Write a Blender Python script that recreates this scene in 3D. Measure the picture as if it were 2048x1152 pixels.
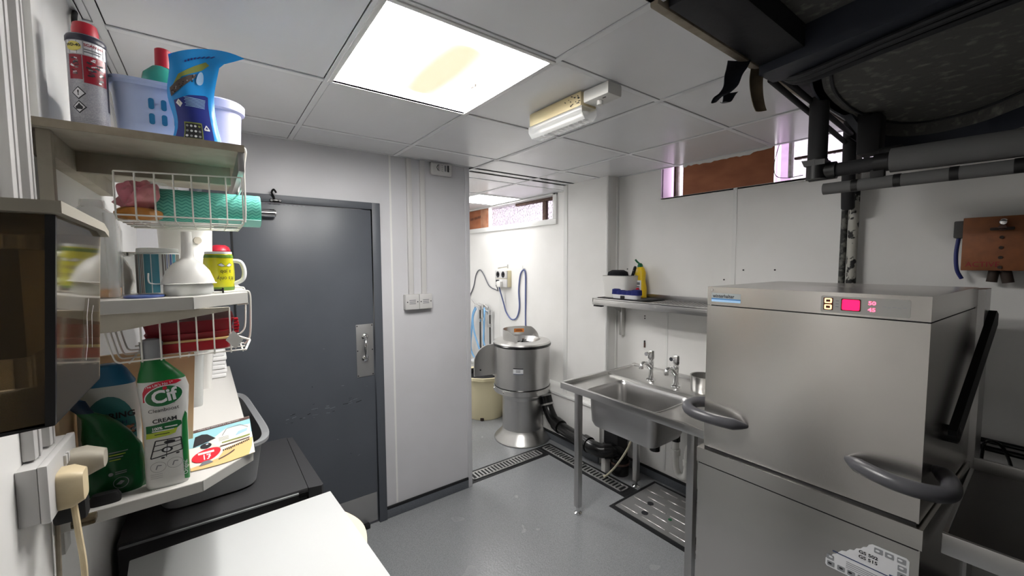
import bpy, bmesh, math, random
from math import sin, cos, pi, radians, atan2, sqrt
from mathutils import Vector, Matrix, Euler
random.seed(7)
for o in list(bpy.data.objects): bpy.data.objects.remove(o, do_unlink=True)
SC = bpy.context.scene
COL = SC.collection

# ------------------------------------------------------------------ camera, sky, exposure
def set_camera():
    f, yaw, pit, roll = 811.7, .63724, -.06364, -.00448
    c, s = cos(yaw), sin(yaw)
    fw = Vector((s*cos(pit), c*cos(pit), sin(pit)))
    r = Vector((c, -s, 0)); u = r.cross(fw)
    r2 = r*cos(roll) + u*sin(roll); u2 = -r*sin(roll) + u*cos(roll)
    cd = bpy.data.cameras.new('camera'); ob = bpy.data.objects.new('camera', cd); COL.objects.link(ob)
    m = Matrix((r2, u2, -fw)).transposed().to_4x4(); m.translation = Vector((0, 0, 1.67))
    ob.matrix_world = m
    cd.sensor_width = 36; cd.lens = f/2048*36; cd.clip_start = .02; cd.clip_end = 200
    SC.camera = ob
set_camera()
W = bpy.data.worlds.new('daylight'); SC.world = W; W.use_nodes = True
WB = W.node_tree.nodes['Background']
WB.inputs[0].default_value = (1.0, .935, .985, 1); WB.inputs[1].default_value = 1.25
SC.view_settings.view_transform = 'Standard'; SC.view_settings.look = 'None'
SC.view_settings.exposure = 1.38; SC.view_settings.gamma = 1; SC.view_settings.use_curve_mapping = False
PANEL_STRENGTH = 34.0
REAR_PANEL_STRENGTH = 4.5
REAR_ADDED_PANEL_STRENGTH = 9.0

# ------------------------------------------------------------------ materials
def lin(c):
    c = c/255.0
    return c/12.92 if c <= .04045 else ((c+.055)/1.055)**2.4
def rgb(h): return (lin(h[0]), lin(h[1]), lin(h[2]), 1)
def mat(name, col, rough=.5, metal=0, noise=None, bump=None, trans=0, ior=1.45, emit=None, alpha=1, coat=0, col2=None, stretch=None, spec=.5):
    m = bpy.data.materials.new(name); m.use_nodes = True
    nt = m.node_tree; b = nt.nodes['Principled BSDF']
    b.inputs['Base Color'].default_value = rgb(col); b.inputs['Roughness'].default_value = rough
    b.inputs['Metallic'].default_value = metal; b.inputs['IOR'].default_value = ior
    b.inputs['Transmission Weight'].default_value = trans; b.inputs['Alpha'].default_value = alpha
    b.inputs['Coat Weight'].default_value = coat; b.inputs['Specular IOR Level'].default_value = spec
    if emit: b.inputs['Emission Color'].default_value = rgb(emit[0]); b.inputs['Emission Strength'].default_value = emit[1]
    if noise or bump:
        tc = nt.nodes.new('ShaderNodeTexCoord'); mp = nt.nodes.new('ShaderNodeMapping')
        nt.links.new(tc.outputs['Object'], mp.inputs[0])
        if stretch: mp.inputs['Scale'].default_value = stretch
    if noise:  # (scale, lo, hi) mixes towards col2
        n = nt.nodes.new('ShaderNodeTexNoise'); n.inputs['Scale'].default_value = noise[0]; n.inputs['Detail'].default_value = 5
        r = nt.nodes.new('ShaderNodeValToRGB'); r.color_ramp.elements[0].position = noise[1]; r.color_ramp.elements[1].position = noise[2]
        r.color_ramp.elements[0].color = rgb(col); r.color_ramp.elements[1].color = rgb(col2 or [int(x*.85) for x in col])
        nt.links.new(mp.outputs[0], n.inputs['Vector']); nt.links.new(n.outputs['Fac'], r.inputs[0]); nt.links.new(r.outputs[0], b.inputs['Base Color'])
    if bump:
        n2 = nt.nodes.new('ShaderNodeTexNoise'); n2.inputs['Scale'].default_value = bump[0]; n2.inputs['Detail'].default_value = 3
        bp = nt.nodes.new('ShaderNodeBump'); bp.inputs['Strength'].default_value = bump[1]; bp.inputs['Distance'].default_value = bump[2] if len(bump) > 2 else .002
        nt.links.new(mp.outputs[0], n2.inputs['Vector']); nt.links.new(n2.outputs['Fac'], bp.inputs['Height']); nt.links.new(bp.outputs[0], b.inputs['Normal'])
    return m
white_wall = mat('white_wall', (228, 227, 225), .36, noise=(3, .4, .75), col2=(222, 221, 218))
back_wall = mat('partition_white_dimmed', (200, 200, 204), .38, noise=(3, .4, .75), col2=(194, 194, 197))  # bluish wall white, darkened to offset strong light from the near ceiling panel
tile_white = mat('tile_white', (230, 231, 234), .26, noise=(1.7, .4, .8), col2=(222, 222, 222))
bar_white = mat('bar_white', (226, 227, 229), .45)
far_wall = mat('unseen_wall_grey', (120, 119, 117), .6)  # unseen wall behind the camera, greyed to cut bounced light
gap_dark = mat('gap_dark', (40, 40, 42), .8)
upvc = mat('white_trim', (222, 222, 220), .3)
floor_grey = mat('floor_grey', (122, 124, 127), .22, noise=(260, .35, .7), col2=(156, 158, 161), bump=(90, .35, .003))
_nt = floor_grey.node_tree; _b = _nt.nodes['Principled BSDF']     # patchy wear in the floor's gloss
_tc = _nt.nodes.new('ShaderNodeTexCoord'); _n = _nt.nodes.new('ShaderNodeTexNoise'); _n.inputs['Scale'].default_value = 5; _n.inputs['Detail'].default_value = 2
_r = _nt.nodes.new('ShaderNodeMapRange'); _r.inputs[1].default_value = .2; _r.inputs[2].default_value = .8; _r.inputs[3].default_value = .15; _r.inputs[4].default_value = .30
_nt.links.new(_tc.outputs['Object'], _n.inputs['Vector']); _nt.links.new(_n.outputs['Fac'], _r.inputs[0]); _nt.links.new(_r.outputs[0], _b.inputs['Roughness'])
cove_grey = mat('cove_grey', (88, 92, 98), .4, noise=(200, .4, .7), col2=(102, 106, 112))
black_trim = mat('black_trim', (22, 23, 26), .5)
door_grey = mat('door_grey', (84, 88, 95), .34, noise=(3, .35, .75), col2=(77, 81, 88), bump=(60, .1))
frame_grey = mat('frame_grey', (80, 84, 91), .4)
scuff = mat('scuff', (30, 31, 35), .7)
scuff_pale = mat('scuff_pale', (120, 124, 132), .7)
alu = mat('brushed_alu', (176, 176, 176), .42, .8, bump=(80, .15), stretch=(1, 1, 12))
chrome = mat('chrome', (225, 225, 225), .1, 1)
def steel_mat(name, col, rough, stretch, sc=60):
    m = mat(name, col, rough, 1, noise=(2.2, .3, .8), col2=[int(x*.93) for x in col], bump=(sc, .10, .0006), stretch=stretch)
    return m
steel = steel_mat('steel', (208, 207, 205), .30, (1, 1, 1))
steel_v = steel_mat('steel_brushed', (212, 209, 205), .25, (1, 1, 1), 200)
steel_v.node_tree.nodes['Principled BSDF'].inputs['Anisotropic'].default_value = .65
steel_v.node_tree.nodes['Principled BSDF'].inputs['Anisotropic Rotation'].default_value = .25
steel_dark = steel_mat('steel_satin', (196, 195, 194), .32, (1, 1, 1))
steel_table = steel_mat('steel_darkened', (112, 111, 110), .38, (1, 1, 1))  # dark steel; the table top's reflection of the black void is in this colour
black_rough = mat('black_rough', (84, 84, 81), .85, noise=(26, .54, .8), col2=(134, 132, 126), bump=(30, .5, .01))
black_tar = mat('black_tar', (26, 27, 31), .6, bump=(25, .4, .006))
black_band = mat('blue_black', (38, 42, 52), .55, bump=(20, .3, .006))
black_gloss = mat('black_plastic', (14, 14, 15), .22)
black_matte = mat('black_matte', (24, 24, 26), .65)
lagging = mat('pipe_lagging', (92, 92, 92), .85, bump=(120, .3))
lagging_dark = mat('pipe_lagging_dark', (38, 38, 40), .75, bump=(60, .3))
tape_black = mat('black_tape', (16, 16, 17), .45)
ply = mat('plywood', (172, 108, 74), .7, noise=(14, .3, .75), col2=(142, 84, 56), stretch=(1, .4, 1))
ply_pale = mat('plywood_pale', (190, 140, 110), .7, noise=(14, .3, .75), col2=(160, 104, 80))
lilac = mat('lilac_translucent', (236, 208, 240), .45, trans=.9, ior=1.1)  # made translucent so daylight shines through and brightens it
white_paint = mat('white_paint', (228, 224, 226), .5, noise=(30, .45, .7), col2=(200, 190, 184))
rust = mat('rusty_iron', (96, 74, 66), .8, noise=(30, .4, .7), col2=(70, 50, 44))
flaky = mat('flaky_paint', (176, 174, 166), .6, noise=(22, .52, .56), col2=(28, 28, 28))
flaky_dark = mat('flaky_dark', (40, 41, 40), .6, noise=(40, .45, .6), col2=(110, 110, 104))
copper_box = mat('orange_casting', (128, 76, 40), .45, .25, noise=(30, .3, .8), col2=(108, 62, 34), bump=(120, .2))
brown_dark = mat('dark_brown', (52, 40, 34), .7)
cream = mat('cream_plastic', (224, 214, 178), .45)
old_cream = mat('aged_cream', (222, 210, 172), .5, noise=(6, .3, .8), col2=(206, 186, 142))
white_plastic = mat('white_plastic', (222, 221, 217), .35)
socket_white = mat('socket_white', (196, 195, 194), .35)
beige_plug = mat('beige_plug', (216, 200, 166), .45, noise=(12, .4, .8), col2=(190, 170, 132))
dark_ink = mat('dark_ink', (35, 35, 40), .6)
grey_ink = mat('grey_ink', (110, 112, 118), .6)
white_ink = mat('white_ink', (235, 235, 232), .5)
shelf_white = mat('shelf_laminate', (204, 202, 198), .3)
shelf_edge = mat('shelf_edge', (176, 175, 171), .4)
shelf_under = mat('shelf_underside', (176, 170, 156), .6, noise=(9, .5, .75), col2=(150, 142, 126))
dirty_edge = mat('dirty_shelf_edge', (150, 140, 124), .6, noise=(25, .4, .7), col2=(128, 118, 102))
wire_white = mat('wire_white', (228, 226, 220), .35)
red_plastic = mat('red_plastic', (168, 18, 34), .35)
red_dark = mat('red_dark', (128, 14, 28), .45)
red_cap = mat('red_cap', (176, 34, 52), .35)
green_cap = mat('green_cap', (20, 106, 50), .35)
green_teal = mat('teal_liquid', (46, 140, 128), .25)
lilac_plastic = mat('lilac_plastic', (172, 186, 218), .35)
lilac_pale = mat('pale_lilac_plastic', (206, 206, 236), .35)
blue_pouch = mat('blue_film', (34, 140, 214), .25, bump=(18, .3, .006))
navy_film = mat('navy_film', (34, 46, 124), .3, bump=(18, .3, .006))
olive = mat('olive_print', (130, 140, 70), .5)
brown_print = mat('brown_print', (84, 74, 70), .5)
teal_roll = mat('teal_cloth_print', (122, 214, 196), .8)
teal_dark = mat('teal_wave_print', (76, 170, 156), .8)
teal_pale = mat('teal_roll_end', (160, 224, 212), .8)
pink_bag = mat('pink_film', (226, 140, 156), .35, bump=(30, .6, .01), noise=(18, .4, .7), col2=(232, 160, 160))
amber_film = mat('amber_film', (196, 132, 62), .4, bump=(30, .6, .01))
clear = mat('clear_plastic', (238, 240, 240), .10, alpha=.30)
clear_film = mat('clear_film', (240, 240, 240), .25, trans=.6, alpha=.35, ior=1.1)
frosted = mat('frosted_plastic', (226, 228, 226), .35, trans=.5, ior=1.2)
amber = mat('amber_liquid', (236, 160, 44), .2)
smoke = mat('smoked_plastic', (150, 136, 112), .06, trans=.9, ior=1.25)
jug_white = mat('milky_plastic', (216, 215, 211), .35)
bowl_white = mat('bowl_white', (236, 234, 230), .3)
mug_white = mat('mug_white', (226, 228, 228), .2)
mug_teal = mat('mug_teal', (74, 138, 158), .25)
mug_grey = mat('mug_grey', (120, 116, 116), .25)
mug_blue = mat('mug_blue', (86, 104, 160), .25)
mug_yellow = mat('mug_yellow', (206, 200, 36), .22, noise=(14, .4, .7), col2=(178, 180, 40))
mug_green = mat('mug_green', (92, 128, 44), .25)
blue_lid = mat('blue_lid', (70, 86, 140), .3)
bottle_white = mat('bottle_white', (206, 206, 204), .3)
bottle_grey = mat('bottle_pale', (196, 202, 200), .3)
label_green = mat('label_green', (20, 98, 52), .4)
label_teal = mat('label_teal', (52, 116, 118), .4)
cap_blue = mat('cap_blue', (28, 102, 142), .4)
lime = mat('lime', (172, 190, 60), .4)
label_red = mat('label_red', (190, 28, 52), .4)
pouch_green = mat('green_film', (14, 92, 46), .28, noise=(4, .35, .7), col2=(8, 60, 34), bump=(14, .5, .01))
pouch_dark = mat('dark_film', (16, 40, 62), .3)
card_paper = mat('card_print', (232, 228, 214), .4)
card_blue = mat('card_blue', (150, 200, 210), .4)
card_tan = mat('card_tan', (216, 184, 128), .4)
card_brown = mat('card_brown', (90, 70, 66), .5)
card_red = mat('card_red', (222, 40, 54), .4)
board_wood = mat('board_beige', (222, 196, 158), .5, noise=(5, .3, .8), col2=(208, 180, 142))
cloth_white = mat('cloth_white', (228, 228, 228), .9, bump=(200, .3))
tub_grey = mat('tub_grey', (146, 148, 150), .35)
fridge_dark = mat('fridge_dark', (58, 58, 60), .45, bump=(250, .2))
fridge_white = mat('fridge_white', (206, 208, 208), .3)
handle_cream = mat('handle_cream', (232, 218, 194), .35)
handle_grey = mat('handle_grey', (78, 78, 82), .3)
blue_hose = mat('blue_hose', (126, 176, 220), .35)
cable_grey = mat('cable_grey', (88, 90, 100), .45)
cable_blue = mat('cable_blue', (92, 104, 150), .45)
hose_clear = mat('hose_clear', (200, 194, 170), .35)
yellow_label = mat('yellow_bottle', (226, 190, 30), .35)
navy_sponge = mat('navy_sponge', (30, 38, 104), .9, bump=(200, .6, .004))
green_dark = mat('green_dark', (20, 96, 60), .4)
orange_label = mat('orange_label', (222, 130, 50), .5)
brown_strap = mat('brown_strap', (96, 84, 66), .8, noise=(20, .4, .7), col2=(74, 64, 50))
purple_band = mat('purple_band', (44, 44, 60), .4)
can_white = mat('can_white', (206, 206, 210), .3, .2)
can_grey = mat('can_print', (150, 150, 158), .4, noise=(400, .4, .65), col2=(168, 168, 175))
can_red = mat('can_red', (140, 26, 44), .35)
can_yellow = mat('can_yellow', (214, 200, 100), .4)
can_photo = mat('can_photo', (70, 50, 58), .4, noise=(60, .4, .6), col2=(160, 140, 140))
display_red = mat('display_red', (255, 20, 60), .4, emit=((255, 10, 60), 1.6))
display_orange = mat('display_orange', (255, 190, 120), .4, emit=((255, 190, 120), 1.3))
display_digit = mat('display_digit', (255, 90, 110), .4, emit=((255, 80, 110), 1.6))
display_dark = mat('display_dark', (60, 20, 16), .4)
panel_grey = mat('panel_grey', (150, 149, 146), .4)
mesh_print = mat('badge_silver', (170, 176, 178), .3, .4)
badge_blue = mat('badge_blue', (70, 120, 170), .3)
badge_pale = mat('badge_pale', (160, 196, 230), .3)
sticker_white = mat('sticker_white', (220, 221, 224), .4)
sticker_grey = mat('sticker_grey', (140, 142, 146), .5)
sticker_navy = mat('sticker_navy', (50, 66, 106), .4)

def glass_pattern():
    m = bpy.data.materials.new('wired_glass'); m.use_nodes = True; nt = m.node_tree
    b = nt.nodes['Principled BSDF']; b.inputs['Base Color'].default_value = (.72, .69, .75, 1)
    b.inputs['Transmission Weight'].default_value = 1; b.inputs['Roughness'].default_value = .3; b.inputs['IOR'].default_value = 1.2
    tc = nt.nodes.new('ShaderNodeTexCoord'); v = nt.nodes.new('ShaderNodeTexVoronoi'); v.inputs['Scale'].default_value = 55
    bp = nt.nodes.new('ShaderNodeBump'); bp.inputs['Strength'].default_value = .8; bp.inputs['Distance'].default_value = .01
    cr = nt.nodes.new('ShaderNodeValToRGB'); cr.color_ramp.elements[0].color = (.20, .18, .24, 1); cr.color_ramp.elements[1].color = (.45, .42, .46, 1); cr.color_ramp.elements[1].position = .45
    nt.links.new(v.outputs['Distance'], cr.inputs[0]); nt.links.new(cr.outputs[0], b.inputs['Base Color'])
    nt.links.new(tc.outputs['Object'], v.inputs['Vector']); nt.links.new(v.outputs['Distance'], bp.inputs['Height']); nt.links.new(bp.outputs[0], b.inputs['Normal'])
    return m
wired_glass = glass_pattern()
def diffuser(strength, stain):
    m = bpy.data.materials.new('light_diffuser'); m.use_nodes = True; nt = m.node_tree
    b = nt.nodes['Principled BSDF']; b.inputs['Base Color'].default_value = (.8, .8, .8, 1); b.inputs['Roughness'].default_value = .3
    b.inputs['Emission Color'].default_value = (1.0, .985, .965, 1); b.inputs['Emission Strength'].default_value = strength
    if stain:   # old heat marks on the translucent cover dim the light behind it along two tubes
        tc = nt.nodes.new('ShaderNodeTexCoord')
        def blob(cx, cy, sx, sy):
            mp = nt.nodes.new('ShaderNodeMapping'); mp.inputs['Location'].default_value = (-cx/sx, -cy/sy, 0); mp.inputs['Scale'].default_value = (1/sx, 1/sy, 0)
            g = nt.nodes.new('ShaderNodeTexGradient'); g.gradient_type = 'SPHERICAL'
            nt.links.new(tc.outputs['Object'], mp.inputs[0]); nt.links.new(mp.outputs[0], g.inputs[0]); return g.outputs['Fac']
        def mix(a, fac, col):
            x = nt.nodes.new('ShaderNodeMix'); x.data_type = 'RGBA'
            nt.links.new(fac, x.inputs[0]); nt.links.new(a, x.inputs[6]); x.inputs[7].default_value = col; return x.outputs[2]
        r = nt.nodes.new('ShaderNodeRGB'); r.outputs[0].default_value = (1, .975, .94, 1)
        def ramp(fac, top):
            q = nt.nodes.new('ShaderNodeValToRGB'); q.color_ramp.interpolation = 'EASE'
            q.color_ramp.elements[0].position = 0; q.color_ramp.elements[0].color = (0, 0, 0, 1)
            q.color_ramp.elements[1].position = .42; q.color_ramp.elements[1].color = (top, top, top, 1)
            nt.links.new(fac, q.inputs[0]); return q.outputs[0]
        c = mix(r.outputs[0], ramp(blob(.02, .0, .27, .34), .997), (.29/strength, .25/strength, .215/strength, 1))
        c = mix(c, ramp(blob(.02, .0, .075, .34), .8), (.27/strength, .245/strength, .13/strength, 1))
        nt.links.new(c, b.inputs['Emission Color'])
    return m

# ------------------------------------------------------------------ mesh builder
class G:
    def __init__(s): s.v = []; s.f = []; s.m = []; s.mats = []
    def mi(s, m):
        if m not in s.mats: s.mats.append(m)
        return s.mats.index(m)
    def add(s, vs, fs, m, M=None):
        k = len(s.v); i = s.mi(m)
        for p in vs:
            p = Vector(p); s.v.append(M @ p if M else p)
        for f in fs: s.f.append([k+j for j in f]); s.m.append(i)
        return s
    def bm(s, b, m, M=None):
        b.verts.index_update()
        s.add([v.co.copy() for v in b.verts], [[v.index for v in f.verts] for f in b.faces], m, M); b.free(); return s
    def box(s, x0, x1, y0, y1, z0, z1, m, bev=0, M=None, seg=2):
        b = bmesh.new(); bmesh.ops.create_cube(b, size=1)
        for v in b.verts: v.co = Vector(((x0+x1)/2 + v.co.x*(x1-x0), (y0+y1)/2 + v.co.y*(y1-y0), (z0+z1)/2 + v.co.z*(z1-z0)))
        if bev: bmesh.ops.bevel(b, geom=b.edges[:], offset=bev, segments=seg, profile=.6, affect='EDGES')
        return s.bm(b, m, M)
    def lathe(s, prof, c, m, n=32, M=None, a0=0, a1=2*pi):
        vs = []; fs = []; full = abs(a1-a0-2*pi) < 1e-6; nn = n if full else n+1
        for r, z in prof:
            for i in range(nn):
                a = a0+(a1-a0)*i/n; vs.append((c[0]+r*cos(a), c[1]+r*sin(a), c[2]+z))
        for k in range(len(prof)-1):
            for i in range(n):
                j = (i+1) % nn if full else i+1
                fs.append([k*nn+i, k*nn+j, (k+1)*nn+j, (k+1)*nn+i])
        return s.add(vs, fs, m, M)
    def cyl(s, p0, p1, r, m, n=16, r2=None):
        p0 = Vector(p0); p1 = Vector(p1); d = p1-p0; L = d.length
        M = Matrix.Translation(p0) @ d.to_track_quat('Z', 'Y').to_matrix().to_4x4()
        r2 = r if r2 is None else r2
        return s.lathe([(0, 0), (r, 0), (r2, L), (0, L)], (0, 0, 0), m, n, M)
    def tube(s, pts, r, m, n=8, closed=False, caps=True):
        pts = [Vector(p) for p in pts]; N = len(pts); vs = []; fs = []
        up = None
        for i, p in enumerate(pts):
            a = pts[(i-1) % N] if (i > 0 or closed) else p; b = pts[(i+1) % N] if (i < N-1 or closed) else p
            t = (b-a).normalized()
            if up is None:
                up = Vector((0, 0, 1)) if abs(t.z) < .9 else Vector((1, 0, 0))
            x = t.cross(up); 
            if x.length < 1e-5: x = t.cross(Vector((1, .3, 0)))
            x.normalize(); up = x.cross(t).normalized()
            rr = r[i] if isinstance(r, (list, tuple)) else r
            for k in range(n):
                q = 2*pi*k/n; vs.append(p + x*cos(q)*rr + up*sin(q)*rr)
        for i in range(N if closed else N-1):
            j = (i+1) % N
            for k in range(n):
                l = (k+1) % n; fs.append([i*n+k, i*n+l, j*n+l, j*n+k])
        if caps and not closed: fs.append(list(range(n))[::-1]); fs.append([(N-1)*n+k for k in range(n)])
        return s.add(vs, fs, m)
    def prism(s, poly, ax, d0, d1, m, M=None):
        n = len(poly); vs = []
        for d in (d0, d1):
            for a, b in poly:
                vs.append({'x': (d, a, b), 'y': (a, d, b), 'z': (a, b, d)}[ax])
        fs = [list(range(n))[::-1], [n+i for i in range(n)]]+[[i, (i+1) % n, n+(i+1) % n, n+i] for i in range(n)]
        return s.add(vs, fs, m, M)
    def loft(s, secs, m, n=32, M=None, caps=True):
        """secs: (z, cx, cy, half_width, half_depth, exponent)"""
        vs = []; fs = []
        for z, cx, cy, w, d, e in secs:
            for i in range(n):
                a = 2*pi*i/n; c, q = cos(a), sin(a)
                vs.append((cx+w*math.copysign(abs(c)**(2/e), c), cy+d*math.copysign(abs(q)**(2/e), q), z))
        for k in range(len(secs)-1):
            for i in range(n): fs.append([k*n+i, k*n+(i+1) % n, (k+1)*n+(i+1) % n, (k+1)*n+i])
        if caps: fs.append(list(range(n))[::-1]); fs.append([(len(secs)-1)*n+i for i in range(n)])
        return s.add(vs, fs, m, M)
    def grid(s, fn, nu, nv, m, M=None):
        vs = [fn(i/nu, j/nv) for j in range(nv+1) for i in range(nu+1)]
        fs = [[j*(nu+1)+i, j*(nu+1)+i+1, (j+1)*(nu+1)+i+1, (j+1)*(nu+1)+i] for j in range(nv) for i in range(nu)]
        return s.add(vs, fs, m, M)
    def flat(s, poly, fn, m):      # printed shape: polygon (u,v) laid on a surface, cut fine enough to follow it
        b = bmesh.new(); vv = [b.verts.new((u, v, 0)) for u, v in poly]; b.faces.new(vv)
        us = [p[0] for p in poly]; k = 8; lo, hi = min(us), max(us)
        for i in range(1, k):
            bmesh.ops.bisect_plane(b, geom=b.verts[:]+b.edges[:]+b.faces[:], plane_co=(lo+(hi-lo)*i/k, 0, 0), plane_no=(1, 0, 0))
        vs2 = [p[1] for p in poly]; lo, hi = min(vs2), max(vs2)
        for i in range(1, k):
            bmesh.ops.bisect_plane(b, geom=b.verts[:]+b.edges[:]+b.faces[:], plane_co=(0, lo+(hi-lo)*i/k, 0), plane_no=(0, 1, 0))
        b.verts.index_update()
        s.add([fn(v.co.x, v.co.y) for v in b.verts], [[v.index for v in f.verts] for f in b.faces], m); b.free(); return s
    def rect(s, u0, u1, v0, v1, fn, m): return s.flat([(u0, v0), (u1, v0), (u1, v1), (u0, v1)], fn, m)
    def oval(s, u, v, a, b, fn, m, n=20): return s.flat([(u+a*cos(2*pi*i/n), v+b*sin(2*pi*i/n)) for i in range(n)], fn, m)
    def line(s, pts, w, fn, m):
        for (a, b), (c, d) in zip(pts, pts[1:]):
            L = sqrt((c-a)**2+(d-b)**2) or 1; nx, ny = -(d-b)/L*w/2, (c-a)/L*w/2
            s.flat([(a-nx, b-ny), (c-nx, d-ny), (c+nx, d+ny), (a+nx, b+ny)], fn, m)
        return s
    def text(s, body, size, u, v, fn, m, align='CENTER', bold=0, rot=0, sx=1):
        cu = bpy.data.curves.new('lettering', 'FONT'); cu.body = body; cu.size = size; cu.align_x = align; cu.align_y = 'CENTER'; cu.offset = bold*size; cu.resolution_u = 3
        ob = bpy.data.objects.new('lettering', cu); COL.objects.link(ob)
        dg = bpy.context.evaluated_depsgraph_get(); me = bpy.data.meshes.new_from_object(ob.evaluated_get(dg))
        c, q = cos(rot), sin(rot)
        s.add([fn(u+(p.co.x*sx*c-p.co.y*q), v+(p.co.x*sx*q+p.co.y*c)) for p in me.vertices], [list(p.vertices) for p in me.polygons], m)
        bpy.data.objects.remove(ob); bpy.data.curves.remove(cu); bpy.data.meshes.remove(me); return s

WL = {}
def O(name, g, parent=None, label=None, cat=None, group=None, kind=None, smooth=40, base=None):
    me = bpy.data.meshes.new(name)
    if parent is not None: off = WL[parent.name]; loc = Vector((0, 0, 0))
    else:
        xs = [p.x for p in g.v]; ys = [p.y for p in g.v]; zs = [p.z for p in g.v]
        off = Vector(base) if base else Vector(((min(xs)+max(xs))/2, (min(ys)+max(ys))/2, min(zs))); loc = off
    me.from_pydata([p-off for p in g.v], [], g.f)
    for m in g.mats: me.materials.append(m)
    me.polygons.foreach_set('material_index', g.m)
    b = bmesh.new(); b.from_mesh(me); bmesh.ops.remove_doubles(b, verts=b.verts, dist=1e-6); bmesh.ops.recalc_face_normals(b, faces=b.faces); b.to_mesh(me); b.free()
    me.polygons.foreach_set('use_smooth', [True]*len(me.polygons)); me.set_sharp_from_angle(angle=radians(smooth)); me.update()
    o = bpy.data.objects.new(name, me); COL.objects.link(o); o.location = loc
    if parent is not None: o.parent = parent
    WL[o.name] = off.copy()
    tag(o, label, cat, group, kind); return o
def tag(o, label=None, cat=None, group=None, kind=None):
    if label: o['label'] = label
    if cat: o['category'] = cat
    if group: o['group'] = group
    if kind: o['kind'] = kind
    return o
def thing(name, label, cat, loc, group=None, kind=None):
    o = bpy.data.objects.new(name, None); COL.objects.link(o); o.location = loc; o.empty_display_size = .05
    WL[o.name] = Vector(loc); tag(o, label, cat, group, kind); return o
def ST(name, g, **k): return O(name, g, kind='structure', **k)
def copy_tree(root, loc, label):
    r = root.copy(); COL.objects.link(r); r.location = loc; WL[r.name] = Vector(loc); r['label'] = label
    for ch in root.children:
        c = ch.copy(); COL.objects.link(c); c.parent = r
        for g in ch.children:
            d = g.copy(); COL.objects.link(d); d.parent = c
    return r
def spl(pts, k=6, closed=False):   # smooth curve through points
    P = [Vector(p) for p in pts]; n = len(P); out = []
    rng = range(n) if closed else range(n-1)
    for i in rng:
        p1, p2 = P[i], P[(i+1) % n]
        p0 = P[(i-1) % n] if (i > 0 or closed) else p1; p3 = P[(i+2) % n] if (i+2 < n or closed) else p2
        for j in range(k):
            t = j/k
            out.append(.5*((2*p1)+(p2-p0)*t+(2*p0-5*p1+4*p2-p3)*t*t+(3*p1-p0-3*p2+p3)*t**3))
    if not closed: out.append(P[-1])
    return out
def fl(o, ux, uy, n, off=.0007):   # plane mapping: origin, u axis, v axis, normal
    o, ux, uy, n = Vector(o), Vector(ux), Vector(uy), Vector(n)
    return lambda u, v: o+ux*u+uy*v+n*off
def rrect(x0, x1, y0, y1, r, k=5):
    out = []
    for cx, cy, a in ((x1-r, y1-r, 0), (x0+r, y1-r, pi/2), (x0+r, y0+r, pi), (x1-r, y0+r, 3*pi/2)):
        for i in range(k+1): q = a+pi/2*i/k; out.append((cx+r*cos(q), cy+r*sin(q)))
    return out
# ------------------------------------------------------------------ room shell
CZ = 2.345
ST('floor', G().box(-.5, 3.0, -2.4, 4.95, -.08, 0, floor_grey))
XL, XR, YD = -.27, 2.68, 2.547
wl = ST('wall_left', G().box(XL-.12, XL, -2.4, YD+.1, 0, 2.75, white_wall))
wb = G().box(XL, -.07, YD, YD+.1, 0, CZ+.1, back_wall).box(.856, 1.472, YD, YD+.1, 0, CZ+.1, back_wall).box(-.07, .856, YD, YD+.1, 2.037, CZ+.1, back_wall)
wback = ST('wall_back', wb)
for x in (.93,):
    O('panel_joint', G().box(x-.006, x+.006, YD-.0015, YD, .08, CZ, upvc), wback)
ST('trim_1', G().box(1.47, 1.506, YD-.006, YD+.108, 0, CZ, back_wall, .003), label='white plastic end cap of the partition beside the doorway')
wr = G()
wy0, wy1, wz0, wz1 = .40, 1.775, 2.132, 2.39
wr.box(XR, XR+.14, -2.4, 2.2, 0, wz0, white_wall).box(XR, XR+.14, -2.4, wy0, wz0, 2.75, white_wall).box(XR, XR+.14, wy1, 2.2, wz0, 2.75, white_wall).box(XR, XR+.14, wy0, wy1, wz1, 2.75, white_wall)
wright = ST('wall_right', wr)
O('panel_joint', G().box(XR-.003, XR, 1.232, 1.256, .1, wz0, upvc, .001), wright)
O('panel_joint', G().box(XR-.003, XR, 1.695, 1.713, .1, 1.33, upvc, .001), wright)
sc = [(1.182, 1.614), (1.005, 1.617), (2.064, 1.611), (1.894, 1.25), (1.894, 1.232), (1.30, 1.55)]
for y, z in sc:
    O('screw', G().cyl((XR-.003, y, z), (XR, y, z), .005, dark_ink, 8), wright)
O('wall_fixing', G().box(XR-.01, XR, 1.884, 1.896, 1.005, 1.045, rust, .003).box(XR-.012, XR, 1.886, 1.894, 1.045, 1.06, dark_ink, .002), wright)
pr = ST('wall_pier', G().box(2.55, 2.9, 2.16, 2.656, 0, CZ+.1, white_wall))
O('corner_trim', G().box(2.546, 2.56, 2.612, 2.66, .1, CZ, upvc, .002), pr)
O('corner_trim', G().box(2.546, 2.56, 2.157, 2.175, .1, CZ, upvc, .002).box(2.546, 2.575, 2.155, 2.162, .1, CZ, upvc), pr)
O('corner_trim', G().box(2.655, 2.68, 2.153, 2.162, .1, CZ, upvc, .002), pr)
XB = 2.74
rw0, rw1, rz0, rz1 = 3.0, 4.69, 2.095, 2.325
g = G().box(XB, XB+.14, 2.6, 4.9, 0, rz0, white_wall).box(XB, XB+.14, 2.6, rw0, rz0, CZ+.1, white_wall).box(XB, XB+.14, rw1, 4.9, rz0, CZ+.1, white_wall).box(XB, XB+.14, rw0, rw1, rz1, CZ+.1, white_wall)
wrr = ST('wall_rear_right', g)
O('panel_joint', G().box(XB-.002, XB, 3.94, 3.955, .1, 2.04, upvc), wrr)
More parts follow.
